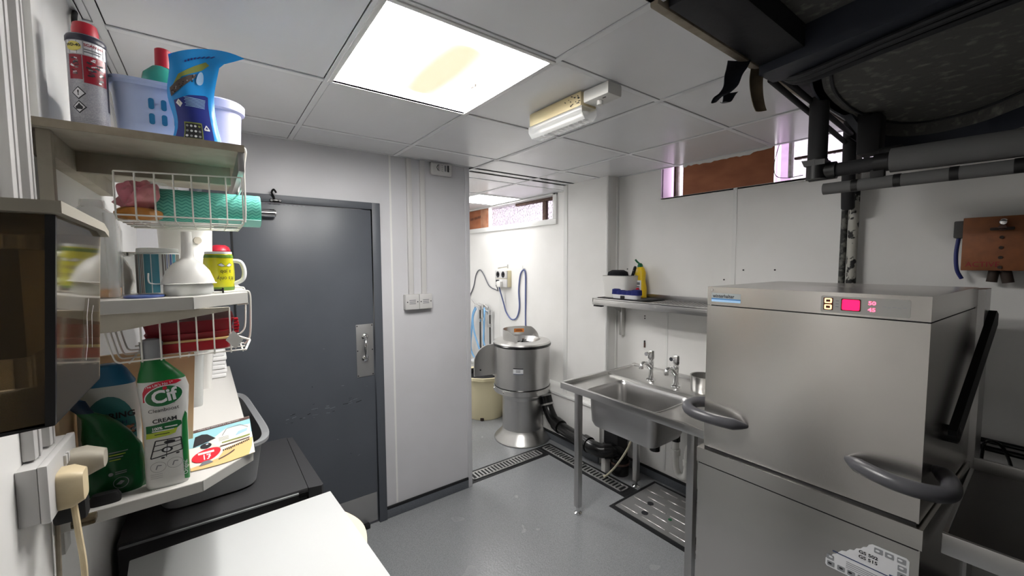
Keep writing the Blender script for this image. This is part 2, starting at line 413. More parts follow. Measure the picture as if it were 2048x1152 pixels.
ST('wall_rear', G().box(.78, 3, 4.85, 4.97, 0, 2.5, white_wall))
ST('wall_rear_left', G().box(.78, .9, YD+.1, 4.9, 0, 2.5, white_wall))
ST('wall_front', G().box(-.5, 3, -2.45, -2.33, 0, 2.75, far_wall))
# boxed ledge low along the wall behind the peeler
lg = ST('trim_2', G().box(2.52, XB, 2.2, 4.3, 0, .455, white_wall), label='white boxed-in ledge along the wall behind the peeler')
O('ledge_board', G().box(2.50, XB, 2.2, 4.3, .455, .475, upvc, .003), lg)
# skirting: coved vinyl with a black capping
def skirt(n, x0, x1, y0, y1, ax):
    b = ST(n, G().box(x0, x1, y0, y1, 0, .06, cove_grey, .002))
    O('black_capping', G().box(x0, x1, y0, y1, .06, .078, black_trim, .002), b)
skirt('baseboard_back', .858, 1.47, YD-.012, YD, 0)
skirt('baseboard_right', XR-.012, XR, .3, 2.155, 0)
skirt('baseboard_pier', 2.505, 2.52, 2.2, 4.3, 0)
skirt('baseboard_rear', .9, 2.5, 4.835, 4.85, 0)

# ------------------------------------------------------------------ suspended ceiling
xs = [-.225, .375, .963, 1.552, 2.149]; ys = [-2.33, -1.72, -1.13, -.55, .06, .66, 1.045, 1.657, 2.26, 2.85, 3.45, 4.06, 4.66]
def spans(v, lo, hi):
    e = [lo]+[q for q in v if lo+.02 < q < hi-.02]+[hi]; return list(zip(e, e[1:]))
LX0, LX1, LY0, LY1 = .375, .963, 1.045, 1.657
RX0, RX1, RY0, RY1 = 2.149, 2.70, 3.45, 4.06
regions = [((XL, .963), (-2.33, .66)), ((XL, XR), (.66, YD)), ((1.5, XB), (YD, YD+.1)), ((.9, XB), (YD+.1, 4.85))]
HX0, HX1 = .963, 1.552
cb = G().box(XL-.1, .963, -2.4, .66, CZ+.03, CZ+.09, gap_dark)
cb.box(XL-.1, XR+.1, .69, LY0, CZ+.03, CZ+.09, gap_dark).box(XL-.1, LX0, LY0, LY1, CZ+.03, CZ+.09, gap_dark).box(LX1, XR+.1, LY0, LY1, CZ+.03, CZ+.09, gap_dark)
cb.box(XL-.1, XR+.1, LY1, YD+.11, CZ+.03, CZ+.09, gap_dark)
cb.box(.78, 3, YD+.11, 4.95, CZ+.03, CZ+.09, gap_dark)
ceil = ST('ceiling', cb)
for (x0, x1), (y0, y1) in regions:
    for a, b in spans(xs, x0, x1):
        for c, d in spans(ys, y0, y1):
            if abs(a-LX0) < .01 and abs(c-LY0) < .01: continue
            if abs(a-RX0) < .01 and abs(c-RY0) < .01: continue
            if abs(a-HX0) < .01 and abs(c-RY0) < .01: continue
            if d-c < .12 and b-a < .12: continue
            dz = random.uniform(-.0012, .0012)
            O('ceiling_tile', G().box(a+.0135, b-.0135, c+.0135, d-.0135, CZ+.002+dz, CZ+.016, tile_white, .0015, seg=1), ceil)
    for q in [x0]+[q for q in xs if x0+.02 < q < x1-.02]+[x1]:
        O('grid_bar', G().box(q-.0115, q+.0115, y0, y1, CZ-.0015, CZ+.004, bar_white, .001, seg=1), ceil)
    for q in [y0]+[q for q in ys if y0+.02 < q < y1-.02]+[y1]:
        ex = [e for e in spans(xs, x0, x1)]
        for a, b in ex:
            O('grid_bar', G().box(a+.0115, b-.0115, q-.0115, q+.0115, CZ-.0015, CZ+.004, bar_white, .001, seg=1), ceil)
# dirty cream edge trim where the tiles stop, and the void above the dishwasher
ST('trim_3', G().box(.95, 1.66, .648, .672, CZ-.014, CZ+.02, dirty_edge, .004).box(1.66, XR, .655, .672, CZ-.008, CZ+.02, dirty_edge, .004), label='grubby cream edge trim where the ceiling tiles stop')
g = G().box(.95, 3, -2.4, .70, 2.64, 2.72, black_rough).box(.95, XR+.1, .675, .69, CZ+.02, 2.66, black_tar).box(.94, .955, -2.4, .69, CZ+.02, 2.66, black_tar)
ST('ceiling_upper', g, label='black painted recess above the dishwasher')

# ------------------------------------------------------------------ door
d = ST('door_1', G().box(-.018, .803, YD-.006, YD+.036, .012, 1.992, door_grey, .003), label='dark grey painted door')
O('door_frame', G().box(.806, .856, YD-.02, YD+.1, 0, 2.037, frame_grey, .003).box(-.07, -.02, YD-.02, YD+.1, 0, 2.037, frame_grey, .003).box(-.02, .806, YD-.02, YD+.1, 1.996, 2.037, frame_grey, .003), d)
O('kick_plate', G().box(-.005, .796, YD-.009, YD-.006, .02, .205, alu, .001), d)
O('threshold_stop', G().box(.70, .74, YD-.04, YD-.006, 0, .025, black_matte, .004), d)
pp = O('push_plate', G().box(.694, .797, YD-.0095, YD-.006, .966, 1.292, alu, .001), d)
hp = spl([(.745, YD-.01, 1.215), (.745, YD-.03, 1.21), (.738, YD-.052, 1.18), (.736, YD-.055, 1.145), (.741, YD-.05, 1.11), (.747, YD-.03, 1.085), (.748, YD-.01, 1.08)], 4)
hg = G().tube(hp, [.009]*len(hp), chrome, 10)
for z in (1.215, 1.08): hg.lathe([(0, 0), (.022, 0), (.020, .004), (.010, .009), (0, .009)], (0, 0, 0), chrome, 16, Matrix.Translation((.746, YD-.0095, z)) @ Matrix.Rotation(pi/2, 4, 'X'))
O('door_handle', hg, pp)
for x, z in ((.70, .975), (.79, .975), (.70, 1.283), (.79, 1.283), (.70, 1.13), (.79, 1.13)):
    O('screw', G().cyl((x, YD-.0115, z), (x, YD-.009, z), .004, dark_ink, 8), pp)
g = G(); F = fl((0, YD-.006, 0), (1, 0, 0), (0, 0, 1), (0, -1, 0), .0006)
for i in range(26):
    u = random.uniform(.30, .70); v = .80+.05*(u-.3)+random.uniform(-.035, .03)
    g.line([(u, v), (u+random.uniform(.005, .035), v+random.uniform(-.003, .006))], random.uniform(.0015, .004), F, scuff if random.random() < .6 else scuff_pale)
for i in range(10):
    u = random.uniform(.25, .79); v = random.uniform(.3, 1.5)
    g.line([(u, v), (u+random.uniform(.003, .015), v+random.uniform(-.006, .006))], random.uniform(.001, .003), F, scuff_pale if i % 2 else scuff)
for i in range(9): g.line([(.25+i*.022, 1.988), (.262+i*.022, 1.987)], .003, F, scuff_pale)
O('scuff_marks', g, d)
O('door_closer_arm', G().cyl((.13, YD-.035, 1.932), (.284, YD-.035, 1.935), .022, chrome, 20).cyl((.284, YD-.035, 1.935), (.290, YD-.035, 1.935), .017, steel_dark, 20).box(.15, .25, YD-.03, YD-.006, 1.92, 1.95, steel_dark, .003), d)
O('frame_hook', G().tube(spl([(.285, YD-.025, 1.995), (.285, YD-.03, 2.02), (.275, YD-.035, 2.045), (.285, YD-.035, 2.062), (.296, YD-.035, 2.045)], 4), .005, black_gloss, 8).box(.265, .32, YD-.036, YD-.02, 1.995, 2.012, black_gloss, .004).cyl((.272, YD-.045, 2.003), (.272, YD-.036, 2.003), .006, chrome, 8).cyl((.312, YD-.045, 2.003), (.312, YD-.036, 2.003), .006, chrome, 8), d)
O('draught_strip', G().box(.088, .096, YD-.012, YD-.006, 1.3, 1.95, black_trim), d)

# ------------------------------------------------------------------ high window over the sink
w = ST('window_1', G().box(XR+.10, XR+.115, wy0, 1.03, wz0, wz1, wired_glass).box(XR+.10, XR+.115, 1.60, 1.70, wz0, wz1, wired_glass), label='high wired-glass window half covered by plywood')
O('plywood_board', G().box(XR+.004, XR+.018, 1.035, 1.605, wz0, wz1, ply, .001), w)
O('lilac_pane', G().box(XR+.012, XR+.03, 1.685, wy1, wz0, wz1, lilac, .002), w)  # translucent pane built in place of a daylit painted reveal
O('window_post', G().box(XR+.04, XR+.06, 1.662, 1.685, wz0, wz1, white_paint, .004), w)
O('rusty_strip', G().box(XR+.016, XR+.024, 1.668, 1.683, wz0, wz1, rust, .002), w)
O('window_post', G().box(XR+.02, XR+.07, .965, 1.03, wz0, wz1, lilac, .006).box(XR+.02, XR+.06, .95, .965, wz0+.02, wz1, white_paint, .004), w)
O('glazing_bar', G().box(XR+.09, XR+.12, wy0, .96, 2.262, 2.274, rust, .002).box(XR+.09, XR+.12, .62, .635, wz0, wz1, rust, .002), w)
O('window_sill', G().box(XR+.0, XR+.14, wy0, wy1, wz0-.012, wz0, upvc, .002), w)
O('hanging_wire', G().tube(spl([(XR+.01, 1.01, 2.345), (XR+.005, 1.03, 2.25), (XR+.0, 1.02, 2.17), (XR-.004, .96, 2.145), (XR-.006, .88, 2.147)], 6), .002, dark_ink, 6), w)
g = G()   # torn paper edge hanging from the ceiling line over the plywood
pl = [(1.605, 2.346)]+[(1.605-i*.02, 2.346-.012-random.uniform(0, .016)*(1 if i < 24 else .2)) for i in range(29)]+[(1.03, 2.346)]
g.prism(pl, 'x', XR-.003, XR-.0015, upvc); O('torn_edge', g, w)
# ------------------------------------------------------------------ high window by the peeler
w2 = ST('window_2', G().box(XB+.08, XB+.095, rw0, 4.22, rz0, rz1, wired_glass), label='high patterned window with a plywood end panel')
O('plywood_board', G().box(XB+.004, XB+.02, 4.36, rw1, rz0, rz1, ply, .001), w2)
O('plywood_board', G().box(XB+.002, XB+.018, 4.20, 4.36, rz0, rz1, ply_pale, .001), w2)
g = G(); F = fl((XB+.004, 4.62, 2.22), (0, -1, 0), (0, 0, 1), (-1, 0, 0), .002)
for i in range(9):
    u = .02+i*.026+(.02 if i > 2 else 0); g.line([(u, -.015+i*.002), (u+.006, .02+i*.002), (u+.014, -.012+i*.002)], .006, F, dark_ink)
O('stencil_marks', g, w2)
O('window_frame', G().box(XB-.02, XB+.02, rw0-.05, rw1, rz0-.055, rz0, upvc, .004).box(XB-.02, XB+.02, rw0-.05, rw0, rz0, rz1+.02, upvc, .004).box(XB-.02, XB+.01, rw0-.05, rw1, rz1, CZ, upvc, .003), w2)
O('glazing_bar', G().box(XB+.06, XB+.10, 3.19, 3.245, rz0, rz1, rust, .004).box(XB+.05, XB+.10, rw0, 3.70, rz1-.028, rz1, rust, .004), w2)
# ------------------------------------------------------------------ ceiling lights
def panel_light(x0, x1, y0, y1, label, strength, stain):
    t = thing('ceiling_light', label, 'ceiling light', ((x0+x1)/2, (y0+y1)/2, CZ))
    w = .016
    g = G()
    for a, b, c, d in ((x0, x1, y0, y0+w), (x0, x1, y1-w, y1), (x0, x0+w, y0+w, y1-w), (x1-w, x1, y0+w, y1-w)):
        g.box(a, b, c, d, CZ-.006, CZ+.012, upvc, .002)
    O('light_frame', g, t)
    O('housing', G().box(x0, x1, y0, y1, CZ+.05, CZ+.09, bar_white).box(x0, x0+w, y0, y1, CZ+.012, CZ+.05, bar_white).box(x1-w, x1, y0, y1, CZ+.012, CZ+.05, bar_white).box(x0+w, x1-w, y0, y0+w, CZ+.012, CZ+.05, bar_white).box(x0+w, x1-w, y1-w, y1, CZ+.012, CZ+.05, bar_white), t)
    df = O('diffuser', G().box(x0+w, x1-w, y0+w, y1-w, CZ+.003, CZ+.006, diffuser(strength, stain)), t)
    if stain:
        F = fl(((x0+x1)/2+.17, (y0+y1)/2+.03, CZ+.003), (1, 0, 0), (0, 1, 0), (0, 0, -1), .0008)
        g = G().line([(.0, -.02), (.012, 0), (.004, .012), (.012, .028)], .0025, F, brown_print)
        O('fibre', g, df)
    return t
panel_light(LX0, LX1, LY0, LY1, 'large square ceiling light panel with a brown heat stain', PANEL_STRENGTH, True)
panel_light(RX0, RX1, RY0, RY1, 'small far ceiling light panel seen past the partition', REAR_PANEL_STRENGTH, False)
panel_light(HX0, HX1, RY0, RY1, 'added unseen light panel brightening the room behind the partition', REAR_ADDED_PANEL_STRENGTH, False)  # added lamp, out of view, to brighten the far wall evenly

t = thing('emergency_light', 'old cream emergency bulkhead light with clear ribbed cover on the ceiling', 'emergency light', (1.245, 1.31, CZ))
O('body', G().box(1.2, 1.29, 1.16, 1.48, 2.288, CZ-.002, old_cream, .003), t)
lens = G().prism([(1.202, 2.288), (1.288, 2.288), (1.288, 2.262), (1.270, 2.238), (1.220, 2.238), (1.202, 2.262)], 'y', 1.155, 1.49, clear)
for i in range(12): lens.box(1.222, 1.268, 1.17+i*.026, 1.174+i*.026, 2.236, 2.2385, clear)
O('cover', lens, t)
O('lamp_tray', G().box(1.212, 1.278, 1.18, 1.465, 2.28, 2.287, white_plastic).cyl((1.245, 1.19, 2.268), (1.245, 1.455, 2.268), .008, bowl_white, 12), t)
F = fl((1.2, 1.215, 2.317), (0, -1, 0), (0, 0, 1), (-1, 0, 0), .0008)
g = G()
for i in range(16): u = random.uniform(-.04, .045); v = random.uniform(-.018, .02); g.line([(u, v), (u+random.uniform(.004, .012), v+random.uniform(-.006, .006))], .0035, F, dark_ink)
O('worn_sticker', g, t)
O('junction_box', G().box(1.21, 1.29, 1.03, 1.157, 2.296, CZ-.002, white_plastic, .008), t)
O('cable_gland', G().cyl((1.245, 1.10, 2.28), (1.245, 1.10, 2.296), .012, white_plastic, 12).box(1.23, 1.234, 1.06, 1.075, 2.2945, 2.297, dark_ink), t)

# ------------------------------------------------------------------ partition wall: conduits, switches, alarm box
for x, lb in ((1.052, 'white wall trunking left of two, running down to the twin boxes'), (1.143, 'white wall trunking right of two, under the alarm box')):
    O('wall_trunking', G().box(x-.017, x+.017, YD-.018, YD, 1.462, CZ-.004, socket_white, .003), label=lb, cat='trunking')
for x0, x1, lb in ((1.0, 1.095, 'white blank wall box nearer the door'), (1.0955, 1.187, 'white blank wall box nearer the partition edge')):
    t = thing('wall_box', lb, 'electrical box', ((x0+x1)/2, YD, 1.362))
    O('back_box', G().box(x0, x1, YD-.035, YD, 1.364, 1.462, socket_white, .004), t)
    O('face_plate', G().box(x0+.001, x1-.001, YD-.043, YD-.035, 1.364, 1.462, socket_white, .003), t)
    F = fl(((x0+x1)/2, YD-.043, 1.413), (1, 0, 0), (0, 0, 1), (0, -1, 0))
    g = G().oval(-.035, 0, .004, .004, F, dark_ink).oval(.035, 0, .004, .004, F, dark_ink)
    for k in range(3): g.rect(-.022, .022, -.013+k*.011, -.009+k*.011, F, grey_ink)
    O('plate_marks', g, t)
t = thing('alarm_box', 'small rounded white indicator box high on the partition wall', 'alarm box', (1.278, YD, 2.256))
O('case', G().box(1.2, 1.356, YD-.035, YD, 2.256, CZ-.006, socket_white, .012, seg=3), t)
F = fl((1.28, YD-.035, 2.304), (1, 0, 0), (0, 0, 1), (0, -1, 0))
g = G().line([(-.042, 0), (-.03, .02), (-.03, -.02), (-.042, 0)], .004, F, dark_ink).line([(-.03, .02), (-.02, .02), (-.02, -.02), (-.03, -.02)], .003, F, grey_ink)
for k in range(4): g.line([(-.008, .018-k*.012), (.006, .014-k*.012)], .003, F, grey_ink)
g.rect(.016, .030, -.02, .02, F, grey_ink).rect(.036, .050, -.022, .022, F, dark_ink).oval(.056, 0, .002, .002, F, dark_ink)
O('symbols', g, t)

# ------------------------------------------------------------------ potato peeler on its pedestal
px, py = 2.34, 3.005
t = thing('potato_peeler', 'stainless steel potato peeling machine standing on a round flared pedestal', 'peeler', (px, py, 0))
c = (px, py, 0)
O('pedestal', G().lathe([(.19, .06), (.19, .46)], c, steel_dark, 48), t)
O('base_flange', G().lathe([(0, 0), (.262, 0), (.268, .008), (.262, .02), (.205, .075), (.19, .11), (.188, .11)], c, steel, 48), t)
O('drum', G().lathe([(.262, .505), (.262, .895)], c, steel_dark, 64), t)
O('drum_ring', G().lathe([(.19, .455), (.262, .462), (.27, .468), (.27, .512), (.262, .515), (.262, .505)], c, steel, 64).lathe([(.19, .40), (.205, .44), (.20, .455)], c, steel_dark, 48), t)
rb = None
for k in range(10):
    a = 2*pi*k/10+.2
    O('bolt', G().cyl((px+.268*cos(a), py+.268*sin(a), .49), (px+.278*cos(a), py+.278*sin(a), .49), .012, steel, 10), t)
O('rubber_seal', G().lathe([(.262, .893), (.272, .896), (.274, .908), (.266, .916)], c, black_gloss, 64), t)
O('rubber_seal', G().lathe([(.2625, .51), (.266, .518), (.2625, .524)], c, black_gloss, 48), t)
O('lid', G().lathe([(.266, .914), (.270, .920), (.262, .934), (.185, .944), (.172, .946), (.165, .94), (.14, .90), (0, .90)], c, steel, 64), t)
O('lid_hole', G().lathe([(0, .902), (.12, .902)], c, black_matte, 32), t)
a0 = radians(-12); a1 = radians(220)
hg = G()
N = 40; ring = []
for i in range(N+1):
    a = a0+(a1-a0)*i/N; e = min(i, N-i)/6; h = .94+.10*min(1, e)**.5
    ring.append((a, h))
vs = []; fs = []
for a, h in ring:
    for r in (.178, .182):
        vs.append((px+r*cos(a), py+r*sin(a), .942)); vs.append((px+r*cos(a), py+r*sin(a), max(h, .944)))
for i in range(N):
    k = i*4; n = k+4
    fs += [[k, n, n+1, k+1], [k+2, k+3, n+3, n+2], [k+1, n+1, n+3, k+3]]
hg.add(vs, fs, steel); hood = O('feed_collar', hg, t)
F = lambda u, v: Vector((px+.1765*cos(radians(62)-u/.1765), py+.1765*sin(radians(62)-u/.1765), .997+v))
O('warning_label', G().rect(-.05, .05, -.018, .018, F, orange_label).rect(-.03, .03, .003, .008, lambda u, v: F(u, v)*1-Vector((.0004, .0006, 0)), dark_ink).rect(-.035, .035, -.008, -.003, lambda u, v: F(u, v)-Vector((.0004, .0006, 0)), dark_ink), hood, label='orange warning label')
O('stirrer', G().cyl((px-.09, py-.06, .925), (px+.06, py+.02, .925), .006, black_gloss, 8).cyl((px, py-.02, .90), (px, py-.02, .95), .012, black_gloss, 10), t)
am = atan2(-py, -px)-.02
F = lambda u, v: Vector((px+.2632*cos(am+u/.262), py+.2632*sin(am+u/.262), .70+v))
g = G().rect(-.075, .015, -.027, .027, F, sticker_white); F2 = lambda u, v: Vector((px+.2638*cos(am+u/.262), py+.2638*sin(am+u/.262), .70+v))
g.rect(-.075, .015, .019, .027, F2, dark_ink).rect(-.075, .015, -.027, -.022, F2, sticker_navy)
for k in range(3): g.rect(-.05, -.01, -.01+k*.008, -.006+k*.008, F2, grey_ink)
O('rating_plate', g, t)
# outlet chute with its quarter-round door on the left of the drum
ch = [(2.13+.0, .0)]
M = Matrix.Translation((2.26, 3.26, .60)) @ Matrix.Rotation(radians(-12), 4, 'Z')
pl = [(0, -.02), (0, .30)]+[(-.29*sin(q)-.0, .30-.30*(1-cos(q))) for q in [i*pi/2/8 for i in range(9)]][1:]+[(-.29, -.02)]
pl = [(0, -.03), (0, .27)]+[(-.10-.17*sin(i*pi/16), .10+.17*cos(i*pi/16)) for i in range(0, 9)]+[(-.27, -.03)]
O('outlet_door', G().prism(pl, 'y', -.01, .01, steel, M), t)
for u, v in ((-.04, .03), (-.04, .20), (-.21, .03)):
    O('bolt', G().cyl(M @ Vector((u, -.018, v)), M @ Vector((u, -.01, v)), .008, dark_ink, 8), t)
O('outlet_hinge', G().cyl(M @ Vector((-.03, 0, .29)), M @ Vector((.06, 0, .29)), .018, black_gloss, 10), t)
# hose tail between drum and black pipe
O('outlet_hose', G().tube(spl([(2.44, 2.92, .47), (2.475, 2.87, .43), (2.49, 2.835, .385)], 5), [.052, .055, .05, .056, .05, .056, .05, .056, .05, .055, .052], steel_dark, 20), t)

# black soil pipe from the peeler along the floor to the gully
t = thing('soil_pipe', 'fat black plastic waste pipe running from the peeler under the sink', 'pipe', (2.47, 2.4, 0))
path = spl([(2.488, 2.84, .40), (2.49, 2.80, .30), (2.475, 2.72, .225), (2.455, 2.62, .20), (2.42, 2.40, .195), (2.40, 2.22, .19)], 6)
O('pipe_run', G().tube(path, .052, black_gloss, 20), t)
def collar(p0, p1, r): return G().cyl(p0, p1, r, black_gloss, 24)
O('coupling', collar((2.489, 2.845, .42), (2.49, 2.815, .335), .061), t)
O('hose_clip', G().cyl((2.488, 2.848, .432), (2.488, 2.842, .412), .0625, steel, 24), t)
O('hose_clip', G().cyl((2.490, 2.82, .345), (2.49, 2.814, .33), .0625, steel, 24), t)
O('coupling', collar((2.462, 2.66, .208), (2.448, 2.58, .20), .062), t)
O('coupling', collar((2.405, 2.26, .192), (2.40, 2.20, .19), .064), t)
O('elbow', G().tube(spl([(2.40, 2.22, .19), (2.40, 2.15, .185), (2.42, 2.09, .18), (2.47, 2.035, .19), (2.52, 2.01, .17), (2.535, 2.0, .10), (2.535, 2.0, .06)], 6), .056, black_gloss, 20), t)
O('coupling', collar((2.43, 2.075, .182), (2.475, 2.035, .187), .063), t)
O('floor_socket', G().cyl((2.535, 2.0, .0), (2.535, 2.0, .13), .068, black_gloss, 24).cyl((2.535, 2.0, .085), (2.535, 2.0, .10), .074, rust, 24), t)
O('pipe_box', G().box(2.49, 2.62, 1.99, 2.13, .12, .36, black_matte, .01), t)
O('support_block', G().box(2.44, 2.50, 2.07, 2.11, 0, .13, white_wall, .002), t)

# cream bin
t = thing('tall_bin', 'tall cream plastic bin half hidden behind the peeler', 'bin', (2.37, 3.72, 0))
c = (2.37, 3.72, 0)
O('bin_body', G().lathe([(0, 0), (.205, 0), (.215, .02), (.255, .43), (.275, .435), (.275, .465), (.268, .47), (.245, .46), (.20, .06), (0, .06)], c, cream, 48), t)
O('dark_liner', G().lathe([(.244, .455), (.236, .40), (0, .38)], c, black_matte, 40), t)
O('dirt_mark', G().cyl((2.235, 3.56, .0), (2.235, 3.56, .03), .02, brown_dark, 10), t)

# ------------------------------------------------------------------ sockets, cords and hoses on the far wall
xw = XB
t = thing('wall_socket', 'cream four-gang wall socket on the far wall with a plug in it', 'socket', (xw, 3.83, 1.39))
O('back_box', G().box(xw-.055, xw, 3.71, 3.95, 1.385, 1.575, cream, .005), t)
for k, z in enumerate((1.385, 1.482)):
    f = O('face_plate', G().box(xw-.065, xw-.055, 3.712, 3.948, z+.001, z+.092, socket_white, .003), t)
    F = fl((xw-.065, 3.83, z+.046), (0, -1, 0), (0, 0, 1), (-1, 0, 0))
    g = G()
    if k == 1: g.oval(-.06, 0, .034, .036, F, dark_ink).oval(.045, 0, .034, .036, F, dark_ink).oval(-.055, .004, .014, .014, F, sticker_grey).oval(.05, .004, .014, .014, F, sticker_grey)
    else: g.rect(-.10, -.03, .01, .036, F, dark_ink)
    O('socket_face', g, f)
O('hook_bar', G().cyl((xw-.05, 3.90, 1.60), (xw-.03, 3.74, 1.62), .008, chrome, 10).cyl((xw-.03, 3.74, 1.60), (xw-.03, 3.74, 1.645), .01, chrome, 10), t)
O('plug', G().box(xw-.105, xw-.066, 3.79, 3.86, 1.385, 1.455, white_plastic, .01), label='white plug in the lower row of the far wall socket', cat='plug')
xx = xw-.012
O('mains_cable', G().tube(spl([(xx, 4.69, 1.05), (xx, 4.62, 1.22), (xx, 4.52, 1.36), (xx, 4.46, 1.51), (xx, 4.37, 1.575), (xx, 4.28, 1.52), (xx, 4.16, 1.385), (xx, 4.03, 1.345), (xx, 3.97, 1.34), (xx-.06, 3.91, 1.40)], 6), .0065, cable_grey, 8), label='thin dark cord looping left of the far wall socket', cat='cord')
O('mains_cable', G().tube(spl([(xw-.09, 3.83, 1.385), (xx-.02, 3.825, 1.2), (xx, 3.80, 1.09), (xx, 3.70, 1.02), (xx, 3.60, 1.05), (xx, 3.55, 1.17), (xx, 3.56, 1.36), (xx, 3.53, 1.53), (xx, 3.47, 1.585), (xx, 3.44, 1.53), (xx, 3.44, 1.3), (xx, 3.44, .95), (xx-.1, 3.30, .72)], 7), .008, cable_blue, 8), label='blue-grey flex hung in a long loop above the peeler', cat='cord')
O('cord_hook', G().cyl((xw, 3.465, 1.60), (xw-.03, 3.465, 1.60), .006, chrome, 8).cyl((xw-.03, 3.465, 1.59), (xw-.03, 3.465, 1.63), .005, chrome, 8), label='small chrome hook holding up the blue-grey flex', cat='hook')
t = thing('standpipe_taps', 'group of chrome standpipe taps on the far wall behind the peeler', 'taps', (xw-.06, 4.2, .4))
for y, h in ((4.29, 1.10), (4.21, 1.12), (4.07, 1.06)):
    O('riser', G().cyl((xw-.06, y, .48), (xw-.06, y, h), .012, steel_table, 12), t)
    O('union_nut', G().cyl((xw-.06, y, h-.17), (xw-.06, y, h-.13), .024, chrome, 8), t)
    O('tap_body', G().cyl((xw-.06, y, h-.02), (xw-.06, y, h+.035), .028, chrome, 12).cyl((xw-.06, y, h+.01), (xw-.07, y+.10, h+.03), .018, chrome, 10), t)
O('tap_lever', G().cyl((xw-.06, 4.35, 1.11), (xw-.08, 4.45, 1.20), .012, steel_dark, 8).cyl((xw-.06, 4.11, 1.12), (xw-.08, 4.18, 1.16), .012, steel_dark, 8), t)
hs = [([(xw-.07, 4.39, 1.10), (xw-.08, 4.44, 1.0), (xw-.08, 4.47, .8), (xw-.08, 4.50, .6), (xw-.08, 4.46, .50), (xw-.09, 4.36, .46), (xw-.09, 4.27, .52)], 'pale blue hose in a long hanging loop at the partition edge'),
      ([(xw-.07, 4.37, 1.09), (xw-.10, 4.40, .98), (xw-.11, 4.36, .80), (xw-.11, 4.25, .62), (xw-.11, 4.15, .47)], 'pale blue hose slanting across its neighbour to the peeler'),
      ([(xw-.07, 4.18, 1.11), (xw-.10, 4.13, 1.05), (xw-.11, 4.13, .85), (xw-.12, 4.12, .70), (xw-.12, 4.02, .58)], 'pale blue hose hanging beside the right standpipe')]
for p, lb in hs: O('blue_hose', G().tube(spl(p, 6), .0115, blue_hose, 10), label=lb, cat='hose', group='blue hoses on the far taps')

# ------------------------------------------------------------------ floor drains and access cover
def drain(x0, x1, y0, y1, along, label):
    t = thing('floor_drain', label, 'drain', ((x0+x1)/2, (y0+y1)/2, 0))
    O('black_frame', G().box(x0, x1, y0, y1, 0, .003, black_trim), t)
    m = .028; n = 2 if along == 'y' else 1
    L0, L1 = (y0+m*1.6, y1-m) if along == 'y' else (x0+m, x1-m)
    step = (L1-L0)/n
    for k in range(n):
        a = L0+k*step+.004; b = L0+(k+1)*step-.004
        g = G()
        c0, c1 = (x0+m, x1-m) if along == 'y' else (y0+m, y1-m)
        def bx(p0, p1, q0, q1): 
            if along == 'y': g.box(q0, q1, p0, p1, .003, .010, alu, .001, seg=1)
            else: g.box(p0, p1, q0, q1, .003, .010, alu, .001, seg=1)
        bx(a, b, c0, c0+.012); bx(a, b, c1-.012, c1); bx(a, a+.012, c0, c1); bx(b-.012, b, c0, c1)
        nb = int((b-a-.024)/.030)
        for i in range(1, nb): q = a+.012+(b-a-.024)*i/nb; bx(q-.008, q+.008, c0+.012, c1-.012)
        O('grating', g, t)
drain(1.52, 2.285, 2.565, 2.725, 'x', 'floor drain grating running from the partition edge to the corner')
drain(2.29, 2.44, 1.765, 2.725, 'y', 'floor drain gratings running under the sink to the access cover')
t = thing('access_cover', 'ribbed metal floor access cover with black seal under the sink', 'access cover', (2.38, 1.3, 0))
O('black_seal', G().box(2.12, 2.64, .80, 1.76, 0, .004, black_trim), t)
g = G().box(2.155, 2.615, .83, 1.735, .004, .008, alu)
O('cover_plate', g, t)
g = G()
for i in range(6):
    x = 2.195+i*.074
    y = 1.72-(.06 if i % 2 else 0)
    while y > .9:
        L = random.choice((.11, .14, .17)); g.box(x-.006, x+.006, y-L, y, .008, .0125, steel, .002, seg=1); y -= L+.03
O('raised_ribs', g, t)
O('lifting_key_hole', G().cyl((2.24, 1.56, .008), (2.24, 1.56, .0105), .022, dark_ink, 16).cyl((2.36, 1.60, .008), (2.36, 1.60, .0105), .022, dark_ink, 16).cyl((2.31, 1.42, .008), (2.31, 1.42, .010), .012, green_dark, 12), t)
# ------------------------------------------------------------------ sink unit
sx0, sx1, sy0, sy1 = 1.873, 2.678, .86, 1.985
bx0, bx1, by0, by1 = 1.917, 2.285, 1.285, 1.80
zt, zd = .857, .838
t = thing('sink_unit', 'freestanding stainless steel catering sink on square tube legs', 'sink', ((sx0+sx1)/2, (sy0+sy1)/2, 0))
g = G()
outer = [(sx0+.02, sy0+.01), (2.33, sy0+.01), (2.33, sy1-.022), (sx0+.02, sy1-.022)]
inner = rrect(bx0, bx1, by0, by1, .05, 5)   # starts at x1,y1 corner going ccw
b = bmesh.new()
ov = [b.verts.new((x, y, zd)) for x, y in outer]; iv = [b.verts.new((x, y, zd)) for x, y in inner]
oe = [b.edges.new((ov[i], ov[(i+1) % 4])) for i in range(4)]; ie = [b.edges.new((iv[i], iv[(i+1) % len(iv)])) for i in range(len(iv))]
bmesh.ops.triangle_fill(b, edges=oe+ie, use_beauty=True)
g.bm(b, steel)
g.box(2.33, 2.645, sy0+.01, sy1-.02, zd-.005, .852, steel, .003)          # tap ledge
O('worktop', g, t)
O('front_rim', G().box(sx0, sx0+.024, sy0, sy1, zd-.025, zt, steel, .005), t)
O('left_rim', G().box(sx0+.02, sx1-.03, sy1-.024, sy1, zd-.02, zt+.004, steel, .004), t)
O('right_rim', G().box(sx0+.02, sx1-.03, sy0, sy0+.012, zd-.02, zt, steel, .003), t)
O('upstand', G().box(sx1-.035, sx1, sy0, sy1, zd-.02, .868, steel, .004), t)
g = G(); rings = []
prof = [(0, 0), (.004, -.006), (.010, -.02), (.014, -.12), (.018, -.195), (.03, -.225), (.055, -.238), (.10, -.243)]
n = len(inner); vs = []; fs = []
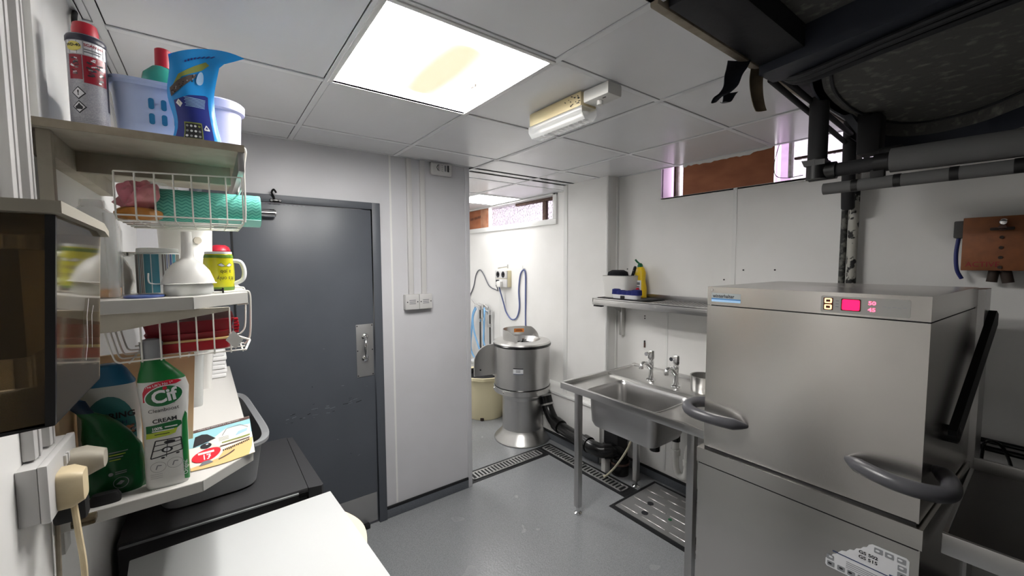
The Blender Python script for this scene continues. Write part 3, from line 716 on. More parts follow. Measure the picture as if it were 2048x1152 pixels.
for ins, dz in prof:
    vs += [(x, y, zd+dz) for x, y in rrect(bx0+ins, bx1-ins, by0+ins, by1-ins, .05, 5)]
for k in range(len(prof)-1):
    for i in range(n): fs.append([k*n+i, k*n+(i+1) % n, (k+1)*n+(i+1) % n, (k+1)*n+i])
fs.append([(len(prof)-1)*n+i for i in range(n)])
g.add(vs, fs, steel_dark)
bowl = O('bowl', g, t)
O('bowl_rim', G().tube([(x, y, zd+.001) for x, y in rrect(bx0-.004, bx1+.004, by0-.004, by1+.004, .052, 5)], .004, steel, 6, closed=True), bowl)
O('plug_hole', G().lathe([(0, .002), (.03, .002), (.045, .004), (.048, 0)], (2.10, 1.40, zd-.243), chrome, 24).cyl((2.10, 1.40, zd-.30), (2.10, 1.40, zd-.244), .03, black_gloss, 16), bowl)
for x, y, lb in ((1.893, 1.832, 0), (1.893, 1.05, 0), (2.47, 1.80, 0), (2.47, 1.05, 0)):
    lg = O('leg', G().box(x-.019, x+.019, y-.019, y+.019, .05, zd-.02, steel_dark, .003), t)
    O('foot', G().lathe([(0, 0), (.026, 0), (.026, .008), (.012, .016), (.012, .05), (0, .05)], (x, y, 0), chrome, 16), lg)
O('lower_frame', G().box(1.90, 2.47, 1.035, 1.065, .20, .235, black_gloss, .003), t)

def tap(x, y, lab):
    z = .852
    t = thing('sink_tap', lab, 'tap', (x, y, z), 'pair of sink taps')
    O('base', G().lathe([(0, 0), (.032, 0), (.030, .006), (.019, .012), (.017, .02), (.014, .06), (.0175, .105), (.02, .13), (.016, .142), (0, .142)], (x, y, z), chrome, 24), t)
    sp = spl([(x-.008, y, z+.085), (x-.045, y, z+.118), (x-.075, y, z+.128), (x-.10, y, z+.124), (x-.112, y, z+.105)], 5)
    O('spout', G().tube(sp, [.016-.004*i/(len(sp)-1) for i in range(len(sp))], chrome, 14).cyl((x-.112, y, z+.112), (x-.112, y, z+.094), .0145, chrome, 14), t)
    h = O('handle', G().lathe([(0, .142), (.019, .144), (.022, .155), (.021, .198), (.018, .204), (0, .205)], (x, y, z), chrome, 8), t)
    O('lever_knob', G().cyl((x-.015, y, z+.185), (x-.05, y, z+.188), .006, chrome, 8).cyl((x-.045, y, z+.188), (x-.06, y, z+.188), .013, chrome, 12), h)
tap(2.42, 1.655, 'chrome sink tap nearer the wall pier')
tap(2.42, 1.467, 'chrome sink tap nearer the dishwasher')
t = thing('steel_pot', 'small steel pot on the sink ledge half hidden by the dishwasher', 'pot', (2.46, 1.30, .852))
O('pot_body', G().lathe([(0, 0), (.07, 0), (.075, .01), (.078, .10), (.082, .103), (.078, .104), (.073, .10), (.07, .02), (0, .02)], (2.46, 1.30, .852), steel, 40), t)
t = thing('waste_trap', 'white plastic waste trap under the sink', 'pipe', (2.60, 1.52, .14))
O('trap_bend', G().tube(spl([(2.6, 1.566, .46), (2.6, 1.566, .25), (2.6, 1.55, .175), (2.6, 1.52, .155), (2.6, 1.485, .175), (2.6, 1.475, .25), (2.6, 1.475, .34), (2.6, 1.45, .40), (2.6, 1.35, .44)], 6), .024, white_plastic, 16), t)
O('trap_nut', G().cyl((2.6, 1.566, .34), (2.6, 1.566, .30), .032, white_plastic, 16).cyl((2.6, 1.475, .25), (2.6, 1.475, .29), .032, white_plastic, 16), t)
O('black_union', G().cyl((2.6, 1.566, .40), (2.6, 1.566, .54), .03, black_gloss, 16), t)
O('black_arm', G().tube([(2.6, 1.566, .52), (2.6, 1.30, .54), (2.6, .9, .54)], .025, black_gloss, 12), t)
O('drain_hose', G().tube(spl([(2.40, 1.745, .58), (2.37, 1.745, .48), (2.355, 1.79, .33), (2.36, 1.90, .15), (2.372, 2.0, .03), (2.38, 2.03, .014)], 6), .0075, hose_clear, 8), label='pale clear hose dropping from the sink to the floor drain', cat='hose')

# ------------------------------------------------------------------ steel wall shelf
hx0, hx1, hy0, hy1, hz = 2.36, 2.676, .9, 2.145, 1.39
t = thing('steel_shelf', 'perforated stainless steel wall shelf above the sink', 'shelf', (2.5, 1.5, 1.3))
g = G()
O('shelf_pan', g.box(hx0, hx1, hy0, hy1, hz-.006, hz-.002, steel_dark), t)
O('front_lip', G().box(hx0, hx0+.012, hy0, hy1, hz-.05, hz+.003, steel, .003), t)
O('end_lip', G().box(hx0, hx1-.02, hy1-.012, hy1, hz-.03, hz+.003, steel_dark, .003), t)
O('back_lip', G().box(hx1-.02, hx1-.012, hy0, hy1, hz-.006, hz+.035, steel_dark, .002), t)
g = G()
for i in range(40):
    y = hy0+.02+i*.018
    if y > 1.72: break
    for j in range(9): x = hx0+.03+j*.03+(.015 if i % 2 else 0); g.cyl((x, y, hz-.002), (x, y, hz-.0012), .0055, black_matte, 6)
o = O('perforations', g, t, kind='stuff')
O('bracket', G().box(2.63, 2.675, 2.075, 2.10, 1.08, hz-.006, steel, .002).prism([(2.40, hz-.008), (2.64, hz-.008), (2.64, 1.26)], 'y', 2.085, 2.09, steel), t)
O('bracket', G().box(2.63, 2.675, 1.02, 1.045, 1.08, hz-.006, steel, .002), t)
O('lip_clip', G().box(hx0-.003, hx0+.03, hy1-.09, hy1-.015, hz-.062, hz-.05, black_matte, .002), t)
O('black_tray', G().box(2.39, 2.64, 1.70, 2.12, hz-.001, hz+.008, black_matte, .003).box(2.42, 2.62, 1.74, 2.08, hz+.008, hz+.010, lagging), label='thin dark tray lying at the left end of the steel shelf', cat='tray')
zz = hz+.0105
t = thing('scrub_tub', 'square milky plastic tub at the left end of the steel shelf', 'tub', (2.52, 2.0, zz))
g = G().loft([(zz, 2.52, 2.0, .085, .105, 6), (zz+.16, 2.52, 2.0, .095, .118, 6), (zz+.165, 2.52, 2.0, .1, .123, 6), (zz+.165, 2.52, 2.0, .092, .115, 6), (zz+.02, 2.52, 2.0, .08, .1, 6)], jug_white, 32)
O('tub_body', g, t)
O('black_scrubber', G().loft([(zz+.05, 2.52, 2.03, .05, .06, 2.5), (zz+.165, 2.52, 2.03, .065, .08, 2.5), (zz+.19, 2.52, 2.03, .06, .075, 2.5), (zz+.205, 2.52, 2.03, .035, .045, 2.5)], mat('scrubber_black', (20, 22, 28), .95, bump=(150, 1, .01)), 24), label='black scrubbing pad heaped in the milky tub', cat='scrubber')
O('brush_handle', G().tube(spl([(2.54, 1.95, zz+.05), (2.54, 1.91, zz+.16), (2.54, 1.885, zz+.235)], 4), [.006, .007, .008, .009, .011, .012, .012, .012, .009][:9], black_gloss, 8).cyl((2.533, 1.893, zz+.20), (2.533, 1.890, zz+.215), .004, chrome, 6), label='dark brush handle leaning out of the milky tub', cat='brush')
t = thing('yellow_bottle', 'yellow squeezy bottle with green top on the steel shelf', 'bottle', (2.60, 1.875, zz))
O('bottle_body', G().loft([(zz, 2.60, 1.875, .032, .04, 2.5), (zz+.07, 2.60, 1.875, .033, .042, 2.5), (zz+.13, 2.60, 1.88, .028, .034, 2.5), (zz+.185, 2.60, 1.885, .032, .042, 2.5), (zz+.218, 2.60, 1.885, .026, .03, 2.5), (zz+.232, 2.6, 1.885, .015, .018, 2)], yellow_label, 28), t)
O('bottle_cap', G().lathe([(0, .228), (.022, .228), (.018, .248), (.008, .258), (0, .258)], (2.6, 1.887, zz), green_dark, 16).tube([(2.6, 1.89, zz+.25), (2.59, 1.91, zz+.27), (2.585, 1.92, zz+.285)], .007, green_dark, 8), t)
F = lambda u, v: Vector((2.60-.034*cos(u/.04)-.0015, 1.875-.044*sin(u/.04), zz+.075+v))
O('bottle_label', G().rect(-.04, .02, -.06, .055, F, sticker_white).rect(-.03, .01, .0, .012, lambda u, v: F(u, v)-Vector((.001, 0, 0)), grey_ink).rect(-.03, .012, .02, .04, lambda u, v: F(u, v)-Vector((.001, 0, 0)), grey_ink).rect(-.04, .02, -.03, -.025, lambda u, v: F(u, v)-Vector((.001, 0, 0)), dark_ink), t)
O('red_cloth', G().loft([(zz, 2.53, 1.862, .02, .022, 2.5), (zz+.05, 2.535, 1.862, .018, .018, 2.5), (zz+.075, 2.54, 1.862, .008, .01, 2.5)], label_red, 16), label='small red cloth wedged between milky tub and yellow bottle', cat='cloth')
t = thing('sponge_holder', 'navy scrubbing sponge in a white holder at the shelf front', 'sponge', (2.435, 1.88, zz))
O('holder', G().loft([(zz, 2.435, 1.88, .035, .105, 6), (zz+.028, 2.435, 1.88, .037, .11, 6)], sticker_white, 28), t)
g = G()
for dy, h in ((-.085, .035), (-.04, .028), (0, .024), (.045, .028), (.085, .036)):
    g.loft([(zz+.0285, 2.435, 1.88+dy, .035, .032, 4), (zz+.0285+h, 2.435, 1.88+dy, .033, .034, 3), (zz+.033+h, 2.435, 1.88+dy, .02, .022, 2)], navy_sponge, 16)
O('sponge', g, t)
O('black_clip', G().box(2.392, 2.40, 1.87, 1.905, zz, zz+.022, black_matte, .003), t)

# ------------------------------------------------------------------ hood dishwasher
t = thing('dishwasher', 'large stainless steel hood type dishwasher with grey corner handles', 'dishwasher', (1.9, .51, 0))
FX = 1.55
hood = O('hood', G().prism([(FX, .813), (FX, .200), (2.22, .172), (2.22, .813)], 'z', .938, 1.499, steel_v), t)
top = O('top_housing', G().prism([(FX, .813), (FX, .200), (2.22, .172), (2.22, .813)], 'z', 1.503, 1.572, steel_v), t)
O('seam', G().prism([(FX+.004, .80), (FX+.004, .203), (2.2, .176), (2.2, .80)], 'z', 1.498, 1.504, black_matte), t)
O('rear_column', G().prism([(2.22, .80), (2.22, .155), (2.34, .150), (2.34, .80)], 'z', .2, 1.565, steel_dark), t)
base = O('base', G().prism([(FX-.01, .829), (FX-.01, .193), (2.22, .165), (2.22, .829)], 'z', .10, .868, steel_v), t)
O('base_rim', G().prism([(FX-.015, .833), (FX-.015, .189), (2.22, .163), (2.22, .833)], 'z', .872, .930, steel_v), t)
for x, y in ((1.60, .25), (1.60, .77), (2.15, .25), (2.15, .77)): O('foot', G().cyl((x, y, 0), (x, y, .10), .022, black_gloss, 12), t)
O('rubber_gap', G().prism([(FX, .81), (FX, .205), (2.2, .18), (2.2, .81)], 'z', .928, .94, black_matte).prism([(FX-.0108, .826), (FX-.0108, .196), (2.2, .17), (2.2, .826)], 'z', .866, .873, black_matte), t)
hp = spl([(FX+.002, .655, 1.066), (FX-.035, .70, 1.072), (FX-.058, .77, 1.078), (FX-.055, .835, 1.082), (FX-.02, .872, 1.086), (FX+.05, .875, 1.086), (FX+.12, .835, 1.082), (FX+.14, .812, 1.08)], 6)
def hr(n, r): return [r*min(1, .35+.65*min(i, n-1-i)/5) for i in range(n)]
O('corner_handle', G().tube(hp, hr(len(hp), .0215), handle_grey, 16), t)
hp = spl([(FX+.002, .365, 1.062), (FX-.035, .32, 1.062), (FX-.062, .25, 1.060), (FX-.058, .19, 1.058), (FX-.025, .150, 1.056), (FX+.03, .146, 1.058), (FX+.09, .165, 1.062), (FX+.12, .196, 1.066)], 6)
O('corner_handle', G().tube(hp, hr(len(hp), .0215), handle_grey, 16), t)
g = G().prism([(2.30, 1.485), (2.34, 1.47), (2.34, 1.43), (1.835, 1.115), (1.795, 1.115), (1.785, 1.155)], 'y', .128, .148, black_matte).cyl((1.815, .128, 1.135), (1.815, .165, 1.135), .026, black_gloss, 16)
for v_ in g.v: v_.y += (2.34-v_.x)*.06
O('lift_arm', g, t)
F = fl((FX, .0, .0), (0, -1, 0), (0, 0, 1), (-1, 0, 0)); F2 = fl((FX, 0, 0), (0, -1, 0), (0, 0, 1), (-1, 0, 0), .0012); F3 = fl((FX, 0, 0), (0, -1, 0), (0, 0, 1), (-1, 0, 0), .0017)
badge = O('badge', G().rect(-.797, -.690, 1.515, 1.549, F, mesh_print).rect(-.797, -.690, 1.524, 1.529, F2, badge_blue).rect(-.797, -.690, 1.516, 1.524, F2, badge_pale).text('winterhalter', .0185, -.792, 1.5375, F2, dark_ink, 'LEFT', bold=.02, sx=.86), top)
cp = O('control_panel', G().flat(rrect(-.447, -.241, 1.509, 1.560, .005, 3), F, panel_grey), top)
g = G()
g.rect(-.4405, -.4155, 1.5165, 1.5545, F2, display_dark)
for z in (1.5455, 1.526):
    g.flat(rrect(-.4375, -.4185, z-.0075, z+.0075, .003, 3), F3, display_orange)
    g.flat(rrect(-.4335, -.4225, z-.004, z+.004, .001, 2), lambda u, v: F3(u, v)-Vector((.0004, 0, 0)), display_dark)
for k in range(3): g.rect(-.409, -.401, 1.527+k*.009, 1.529+k*.009, F2, grey_ink)
O('wash_level_lamps', g, cp)
O('start_button', G().flat(rrect(-.396, -.348, 1.5175, 1.5545, .003, 3), F2, display_dark).flat(rrect(-.393, -.351, 1.520, 1.552, .004, 3), F3, display_red), cp)
O('temperature_display', G().text('50', .0155, -.323, 1.5445, F2, display_digit, bold=.02, sx=1.15).text('45', .0155, -.323, 1.525, F2, display_digit, bold=.02, sx=1.15), cp)
g = G()
for k in range(5): g.rect(-.30+.011*k, -.293+.011*k, 1.536-.002*(k % 2), 1.538-.002*(k % 2), F2, sticker_grey)
O('panel_marks', g, cp)
O('rivet', G().cyl((FX, .795, 1.560), (FX-.003, .795, 1.560), .004, chrome, 10), top)
# torn instruction sticker low on the base
BX = FX-.01
F = fl((BX, 0, 0), (0, -1, 0), (0, 0, 1), (-1, 0, 0), .0006); F2 = fl((BX, 0, 0), (0, -1, 0), (0, 0, 1), (-1, 0, 0), .0012); F3 = fl((BX, 0, 0), (0, -1, 0), (0, 0, 1), (-1, 0, 0), .0017)
g = G(); e = random.Random(3)
torn = [(-.292, .832), (-.300, .826), (-.304, .816), (-.312, .812), (-.318, .803), (-.328, .798), (-.333, .789), (-.343, .786), (-.352, .774), (-.362, .771), (-.368, .764), (-.376, .752), (-.384, .747), (-.388, .738), (-.396, .733)]
g.flat([(-.212, .70), (-.212, .826), (-.218, .832)]+torn+[(-.402, .724), (-.402, .705), (-.398, .70)], F, sticker_white)
st = O('torn_sticker', g, base, label='torn white instruction sticker')
g = G()
g.text('GS 502', .0135, -.300, .793, F2, dark_ink, bold=.03, sx=1.1).text('GS 515', .0135, -.300, .778, F2, dark_ink, bold=.03, sx=1.1)
g.rect(-.385, -.225, .7555, .7585, F2, sticker_navy).rect(-.252, -.225, .760, .765, F2, sticker_navy)
for k in range(4): g.rect(-.35, -.27+.008*k, .742-.006*k, .7435-.006*k, F2, grey_ink)
for u, v in ((-.278, .818), (-.254, .818), (-.228, .818), (-.226, .796), (-.226, .776), (-.388, .712), (-.362, .712), (-.337, .712), (-.312, .712), (-.287, .712), (-.39, .733)):
    g.flat(rrect(u-.0095, u+.0095, v-.008, v+.008, .002, 2), F2, sticker_grey)
    g.oval(u+e.uniform(-.003, .003), v+e.uniform(-.002, .002), .005, .003, F3, sticker_white if e.random() < .5 else dark_ink)
O('sticker_print', g, base)

# ------------------------------------------------------------------ table right of the dishwasher
t = thing('outlet_table', 'stainless steel table end right of the dishwasher', 'table', (1.92, -.35, 0))
O('table_top', G().box(1.625, 2.235, -.9, .160, .872, .902, steel_table, .003), t)
O('front_apron', G().box(1.62, 1.632, -.9, .163, .846, .906, steel, .003), t)
O('side_apron', G().box(1.632, 2.235, .152, .163, .846, .906, steel_dark, .003), t)
O('upstand', G().box(2.225, 2.24, -.9, .163, .872, .945, steel, .003), t)
for x, y in ((1.66, -.3), (2.2, -.3), (1.66, -.86), (2.2, -.86)): O('leg', G().box(x-.018, x+.018, y-.018, y+.018, 0, .872, steel_dark, .003), t)
O('lower_shelf', G().box(1.65, 2.22, -.88, .12, .45, .47, black_matte, .003), t)
for z, lb in ((.885, 'upper black pipe along the wall behind the outlet table'), (.852, 'lower black pipe along the wall behind the outlet table')):
    O('wall_pipe', G().cyl((2.655, .26, z+.01), (2.655, -1.4, z-.005), .0105 if z > .86 else .012, black_gloss, 12), label=lb, cat='pipe')
O('wall_cable', G().tube(spl([(2.64, .17, .60), (2.63, .165, .75), (2.62, .16, .87), (2.60, .15, .905), (2.60, .125, .91), (2.61, .10, .88), (2.62, .075, .78), (2.63, .07, .62)], 6), .006, black_gloss, 8), label='black cable looped over the two wall pipes', cat='cable')

# ------------------------------------------------------------------ orange cast box on the right wall
t = thing('valve_box', 'orange-brown cast metal box on the wall right of the dishwasher', 'box', (2.63, .08, 1.626))
bb = O('cover', G().box(2.585, 2.60, -.10, .256, 1.626, 1.848, copper_box, .003), t)
O('case', G().box(2.60, 2.68, -.095, .250, 1.63, 1.845, brown_dark, .004), t)
F = fl((2.585, 0, 0), (0, -1, 0), (0, 0, 1), (-1, 0, 0), .0008)
O('lettering', G().text('ACTIVE', .030, -.243, 1.651, F, red_dark, 'LEFT', bold=.01, sx=.95), bb)
for z in (1.762, 1.72, 1.68, 1.640): O('screw', G().cyl((2.585, .148, z), (2.579, .148, z), .0065, brown_dark, 10), bb)
O('wing_nut', G().cyl((2.585, .147, 1.80), (2.565, .147, 1.80), .012, rust, 12).box(2.565, 2.572, .115, .18, 1.79, 1.802, brown_dark, .004).lathe([(0, 0), (.014, .0), (.010, .01), (0, .012)], (0, 0, 0), chrome, 16, Matrix.Translation((2.565, .145, 1.822)) @ Matrix.Rotation(-pi/2, 4, 'Y')), bb)
O('side_switch', G().box(2.60, 2.66, .252, .285, 1.765, 1.838, lagging, .006), t)
O('blue_lead', G().tube(spl([(2.62, .27, 1.765), (2.62, .275, 1.70), (2.62, .27, 1.63), (2.63, .255, 1.59)], 5), .007, mat('lead_blue', (40, 50, 110), .4), 8), t)
O('lower_gland', G().cyl((2.63, .165, 1.626), (2.63, .17, 1.578), .016, brown_dark, 12).cyl((2.63, .135, 1.626), (2.63, .125, 1.576), .017, brown_dark, 12), t)

# ------------------------------------------------------------------ painted vertical pipes on the right wall
O('painted_pipe', G().cyl((2.63, .676, 1.30), (2.63, .672, 2.36), .014, flaky_dark, 14), label='black flaking vertical pipe, thinner of two above the dishwasher', cat='pipe')
O('painted_pipe', G().cyl((2.625, .636, 1.30), (2.625, .634, 2.36), .021, flaky, 16), label='white flaking vertical pipe, thicker of two above the dishwasher', cat='pipe')

# ------------------------------------------------------------------ black steelwork, lagged pipes and straps in the void
ST('ceiling_panel', G().box(.955, 1.62, -2.3, .52, 2.40, 2.44, black_rough), label='rough dark slab between the two black beams')
O('black_beam', G().box(.99, 1.60, .505, .645, 2.332, 2.60, black_tar, .006), label='black beam running just behind the ceiling edge', cat='beam')
BM = Matrix.Translation((1.60, .60, 2.30)) @ Matrix.Rotation(atan2(1.515-1.60, .6), 4, 'Z')
g = G().prism([(1.53, .645), (1.63, .64), (1.683, .50), (1.56, .126), (1.44, -.32), (1.42, -.5), (1.30, -.5), (1.425, .10), (1.46, .22)], 'z', 2.302, 2.58, black_band)
O('black_beam', g, label='black beam running overhead toward the camera', cat='beam')
cbt = thing('cable_bundle', 'bundle of four black cables slung under the overhead beam', 'cables', (1.6, .2, 2.28))
for k, (a, b) in enumerate(((0, 0), (.022, .008), (.046, .0), (.07, .01))):
    O('cable', G().tube(spl([(1.66+a*.3, .63, 2.33), (1.62+a*.6, .55, 2.293-b), (1.545+a*.7, .33, 2.288-b), (1.49+a*.8, .10, 2.29-b), (1.42+a, -.3, 2.292)], 6), .009, black_tar, 8), cbt)
arc = [(1.683, .502), (1.88, .545), (2.127, .561), (2.313, .547), (2.46, .519), (2.59, .465), (2.645, .39), (2.64, .31), (2.585, .215), (2.455, .113), (2.28, 0), (2.05, -.3)]
arcs = [Vector((x, y, 0)) for x, y in arc]; sm = spl(arcs, 4)
t = thing('duct_mouth', 'huge rough black rounded duct casing hanging over the dishwasher', 'duct', (2.1, .2, 2.14))
poly = [(p.x, p.y) for p in sm]+[(1.45, -.3), (1.56, .126)]
O('duct_face', G().prism(poly, 'z', 2.30, 2.34, black_rough), t)
def band(z0, z1, off0, off1, m):
    g = G(); vs = []; fs = []; c = Vector((2.0, .05, 0))
    for i_, p in enumerate(sm):
        n = (p-c).normalized(); k_ = min(1, max(0, (i_-10)/7))
        for o_, z in ((off0, 2.303+(z0-2.303)*k_), (off1, 2.300+(z1-2.300)*k_), (off1+.035, 2.300+(z1-2.300)*k_), (off0+.035, 2.303+(z0-2.303)*k_+.02)): q = p+n*o_; vs.append((q.x, q.y, z))
    for i in range(len(sm)-1):
        for k in range(4): fs.append([i*4+k, i*4+(k+1) % 4, (i+1)*4+(k+1) % 4, (i+1)*4+k])
    fs += [[0, 1, 2, 3], [(len(sm)-1)*4+k for k in (3, 2, 1, 0)]]
    return g.add(vs, fs, m)
O('duct_band', band(2.303, 2.243, -.002, .004, black_rough), t)
O('duct_rim', band(2.243, 2.168, .006, .012, black_band), t)
g = G().tube([Vector((p.x-(p.x-2.0)*.015, p.y-(p.y-.05)*.03, 2.297)) for p in sm], .006, black_tar, 6)
O('duct_seam', g, t)
ST('trim_6', G().prism([(1.70, .515), (1.64, .645), (2.675, .645), (2.675, .50), (2.46, .525), (2.313, .553), (2.127, .567), (1.88, .551)], 'z', 2.345, 2.60, black_tar), label='black infill between the ceiling edge and the round duct')
t = thing('lagged_pipe', 'fat lagged pipe dropping from the void and running along the wall', 'pipe', (2.0, .4, 2.0))
O('upright_lagging', G().tube([(1.985, .606, 2.32), (1.985, .606, 2.05)], .033, lagging_dark, 20), t)
O('taped_elbow', G().tube([(1.985, .606, 2.075), (1.985, .606, 1.998)], .0355, tape_black, 20).tube([(1.995, .634, 2.027), (1.998, .545, 2.0275)], .034, tape_black, 20).prism([(.57, 2.05), (.64, 2.05), (.65, 2.075), (.57, 2.07)], 'x', 1.95, 2.02, tape_black), t)
O('level_lagging', G().tube([(2.0, .585, 2.027), (2.0, .38, 2.03)], .0265, lagging_dark, 18), t)
O('thick_lagging', G().tube([(2.0, .385, 2.032), (2.0, .08, 2.026), (2.0, -.6, 2.02)], .043, lagging, 24), t)
O('tape_wrap', G().tube([(2.0, .43, 2.03), (2.0, .388, 2.03)], .0335, tape_black, 18), t)
t = thing('lagged_pipe', 'thinner lagged pipe with black tape bands under the fat one', 'pipe', (2.0, .3, 1.93))
O('lagging', G().tube([(2.0, .585, 1.958), (2.0, .08, 1.957), (2.0, -.6, 1.955)], .0225, lagging, 20), t)
for y, w_ in ((.485, .02), (.365, .02), (.225, .022), (.09, .02), (.0, .02)):
    O('tape_band', G().tube([(2.0, y+w_/2, 1.958), (2.0, y-w_/2, 1.958)], .0235, tape_black, 20), t)
O('pipe_bracket', G().box(1.985, 2.015, .40, .44, 1.975, 2.005, black_matte, .003), t)
O('lagged_riser', G().tube([(2.50, .635, 2.34), (2.50, .632, 2.0), (2.54, .64, 1.93)], .027, lagging_dark, 16), label='dark lagged riser in front of the wired-glass window', cat='pipe')
O('motor_box', G().box(2.27, 2.36, .475, .555, 2.125, 2.29, black_matte, .012).cyl((2.30, .54, 2.285), (2.30, .54, 2.30), .03, black_matte, 16), label='black motor box hanging at the duct corner', cat='box')
O('cable_joint', G().box(2.24, 2.34, .40, .475, 2.09, 2.135, tape_black, .01), label='lump of black taped joints under the duct corner', cat='cable joint')
O('thin_rod', G().cyl((1.64, .652, 2.318), (2.62, .645, 2.225), .0105, lagging_dark, 10), label='lower thin dark rod along the ceiling edge', cat='rod')
O('thin_rod', G().cyl((1.66, .632, 2.334), (2.62, .625, 2.262), .0105, lagging_dark, 10), label='upper thin dark rod along the ceiling edge', cat='rod')
O('dangling_wire', G().tube(spl([(2.45, .63, 2.25), (2.52, .60, 2.21), (2.50, .56, 2.13)], 5), .009, black_matte, 8), label='dark wire sagging beside the motor box', cat='wire')
# straps hanging from the ceiling edge
def ribbon(path, wid, m, name, label):
    P = spl(path, 6); g = G(); vs = []; fs = []
    for i, p in enumerate(P):
        w_ = wid[0]+(wid[1]-wid[0])*i/(len(P)-1); d_ = Vector((.85, -.5, .1)).normalized()*w_
        for s_ in (-1, -.3, .3, 1):
            vs.append(p+d_*s_+Vector((.5, .85, 0))*.006*(1 if abs(s_) < .5 else 0))
        for s_ in (1, .3, -.3, -1):
            vs.append(p+d_*s_+Vector((.5, .85, 0))*(.003+.006*(1 if abs(s_) < .5 else 0)))
    n = len(P)
    for i in range(n-1):
        for k in range(8): fs.append([i*8+k, i*8+(k+1) % 8, (i+1)*8+(k+1) % 8, (i+1)*8+k])
    fs += [list(range(8)), [(n-1)*8+k for k in range(8)]]
    return O(name, g.add(vs, fs, m), label=label, cat='strap')
ribbon([(1.435, .665, 2.335), (1.41, .662, 2.30), (1.385, .66, 2.27), (1.37, .66, 2.235), (1.335, .66, 2.205), (1.29, .66, 2.18), (1.265, .66, 2.158)], (.042, .008), black_band, 'hanging_strap', 'black rubbery strap dangling below the ceiling edge')
ribbon([(1.36, .655, 2.21), (1.345, .652, 2.195), (1.325, .65, 2.17), (1.30, .65, 2.165)], (.026, .008), black_band, 'hanging_strap', 'short black flap beside the dangling black strap')
ribbon([(1.535, .65, 2.33), (1.53, .652, 2.29), (1.545, .655, 2.25), (1.565, .655, 2.215), (1.572, .65, 2.195)], (.026, .02), brown_strap, 'hanging_strap', 'brown frayed strap hanging beside the black strap')
# ------------------------------------------------------------------ left wall: shelves
def shelf(z, th, poly, label, name='wall_shelf'):
    t = thing(name, label, 'shelf', (XL, 1.5, z-th))
    O('shelf_board', G().prism(poly, 'z', z-th, z, shelf_white), t)
    g = G(); n = len(poly)
    for i in range(n-1):
        (a, b), (c, d) = poly[i], poly[i+1]
        L = sqrt((c-a)**2+(d-b)**2); dx, dy = (c-a)/L, (d-b)/L; nx, ny = dy, -dx
        q = [(a+dx*.001, b+dy*.001), (c-dx*.001, d-dy*.001), (c-dx*.001+nx*.0015, d-dy*.001+ny*.0015), (a+dx*.001+nx*.0015, b+dy*.001+ny*.0015)]
        O('edge_strip', G().prism(q, 'z', z-th+.0012, z-.0008, shelf_edge), t)
    return t
T, MZ, LZ = 1.945, 1.595, 1.164
XF = .073
top = thing('wall_shelf', 'topmost grubby wall shelf holding the aerosol and lilac basket', 'shelf', (XL, 1.4, 1.88))
O('shelf_board', G().box(XL, XF, 1.15, 1.80, T-.004, T, shelf_white, .001).box(XL, XF, 1.152, 1.80, T-.016, T-.004, shelf_under), top)
O('near_edge', G().box(XL, XF+.001, 1.1475, 1.151, T-.0165, T-.0005, dirty_edge), top)
O('front_lip', G().box(XF-.012, XF, 1.155, 1.80, T-.06, T-.016, alu, .001), top)
O('cleat', G().box(XL+.03, XF-.02, 1.36, 1.385, T-.062, T-.016, shelf_under, .001).box(XL, XL+.03, 1.2, 1.80, T-.062, T-.016, shelf_under, .001), top)
O('cleat', G().box(XL+.012, XL+.032, 1.17, 1.19, 1.60, T-.016, shelf_under, .001), top)
ms = shelf(MZ, .028, [(XL, 1.15), (-.036, 1.155), (XF, 1.255), (XF, 2.15), (XL, 2.15)], 'white middle wall shelf with a clipped corner, holding mugs and funnel')
O('support_plate', G().prism([(XL, MZ-.028), (.03, MZ-.028), (.03, MZ-.036), (-.165, MZ-.066), (XL, MZ-.070)], 'y', 1.163, 1.176, shelf_under), ms)
lsf = shelf(LZ, .026, [(XL, 1.15), (-.037, 1.168), (.070, 1.275), (.052, 2.42), (XL, 2.42)], 'white lowest wall shelf with a clipped corner, holding two cleaning bottles')
O('wall_batten', G().box(XL, XL+.012, 1.16, 1.20, LZ-.075, LZ-.026, shelf_edge, .001), lsf)

# ------------------------------------------------------------------ under-shelf wire baskets
def wires(segs, r=.0019):
    g = G()
    for s_ in segs: g.tube(s_, r, wire_white, 6)
    return g
t = thing('wire_basket', 'white wire basket hanging under the top shelf, holding the teal roll', 'basket', (-.04, 1.33, 1.765))
X0, X1, Y0, Y1, zb, ztp = -.158, .069, 1.20, 1.46, 1.767, 1.866
xsn = [X0+(X1-X0)*i/7 for i in range(8)]
seg = [[(x, Y0, ztp+.013*(x-X0)/(X1-X0)), (x, Y0, zb+.006), (x, Y0+.008, zb), (x, Y1-.008, zb), (x, Y1, zb+.006), (x, Y1, ztp)] for x in xsn]
O('end_wires', wires(seg), t)
seg = [[(X0, y, zb-.002), (X1, y, zb-.002)] for y in (Y0+.02, Y0+.08, Y0+.14, Y0+.20, Y1-.01)]+[[(X0, Y0-.002, ztp), (X1, Y0-.002, ztp+.012)], [(X0, Y1, ztp), (X1, Y1, ztp)], [(X0, Y0-.002, zb+.008), (X1, Y0-.002, zb+.008)], [(X1, Y0, ztp-.01), (X1, Y1, ztp-.01)], [(X1, Y0, zb+.008), (X1, Y1, zb+.008)]]
O('cross_wires', wires(seg), t)
O('hanger_wires', wires([spl([(X1+.003, Y0, zb+.004), (X1+.005, Y0, 1.80), (X1+.006, Y0, 1.90), (X1+.010, Y0, T+.004), (X1-.02, Y0, T+.003), (X1-.05, Y0, T+.003)], 4), spl([(X1+.003, Y1, zb+.004), (X1+.006, Y1, 1.90), (X1+.010, Y1, T+.004), (X1-.05, Y1, T+.003)], 4)], .0025), t)
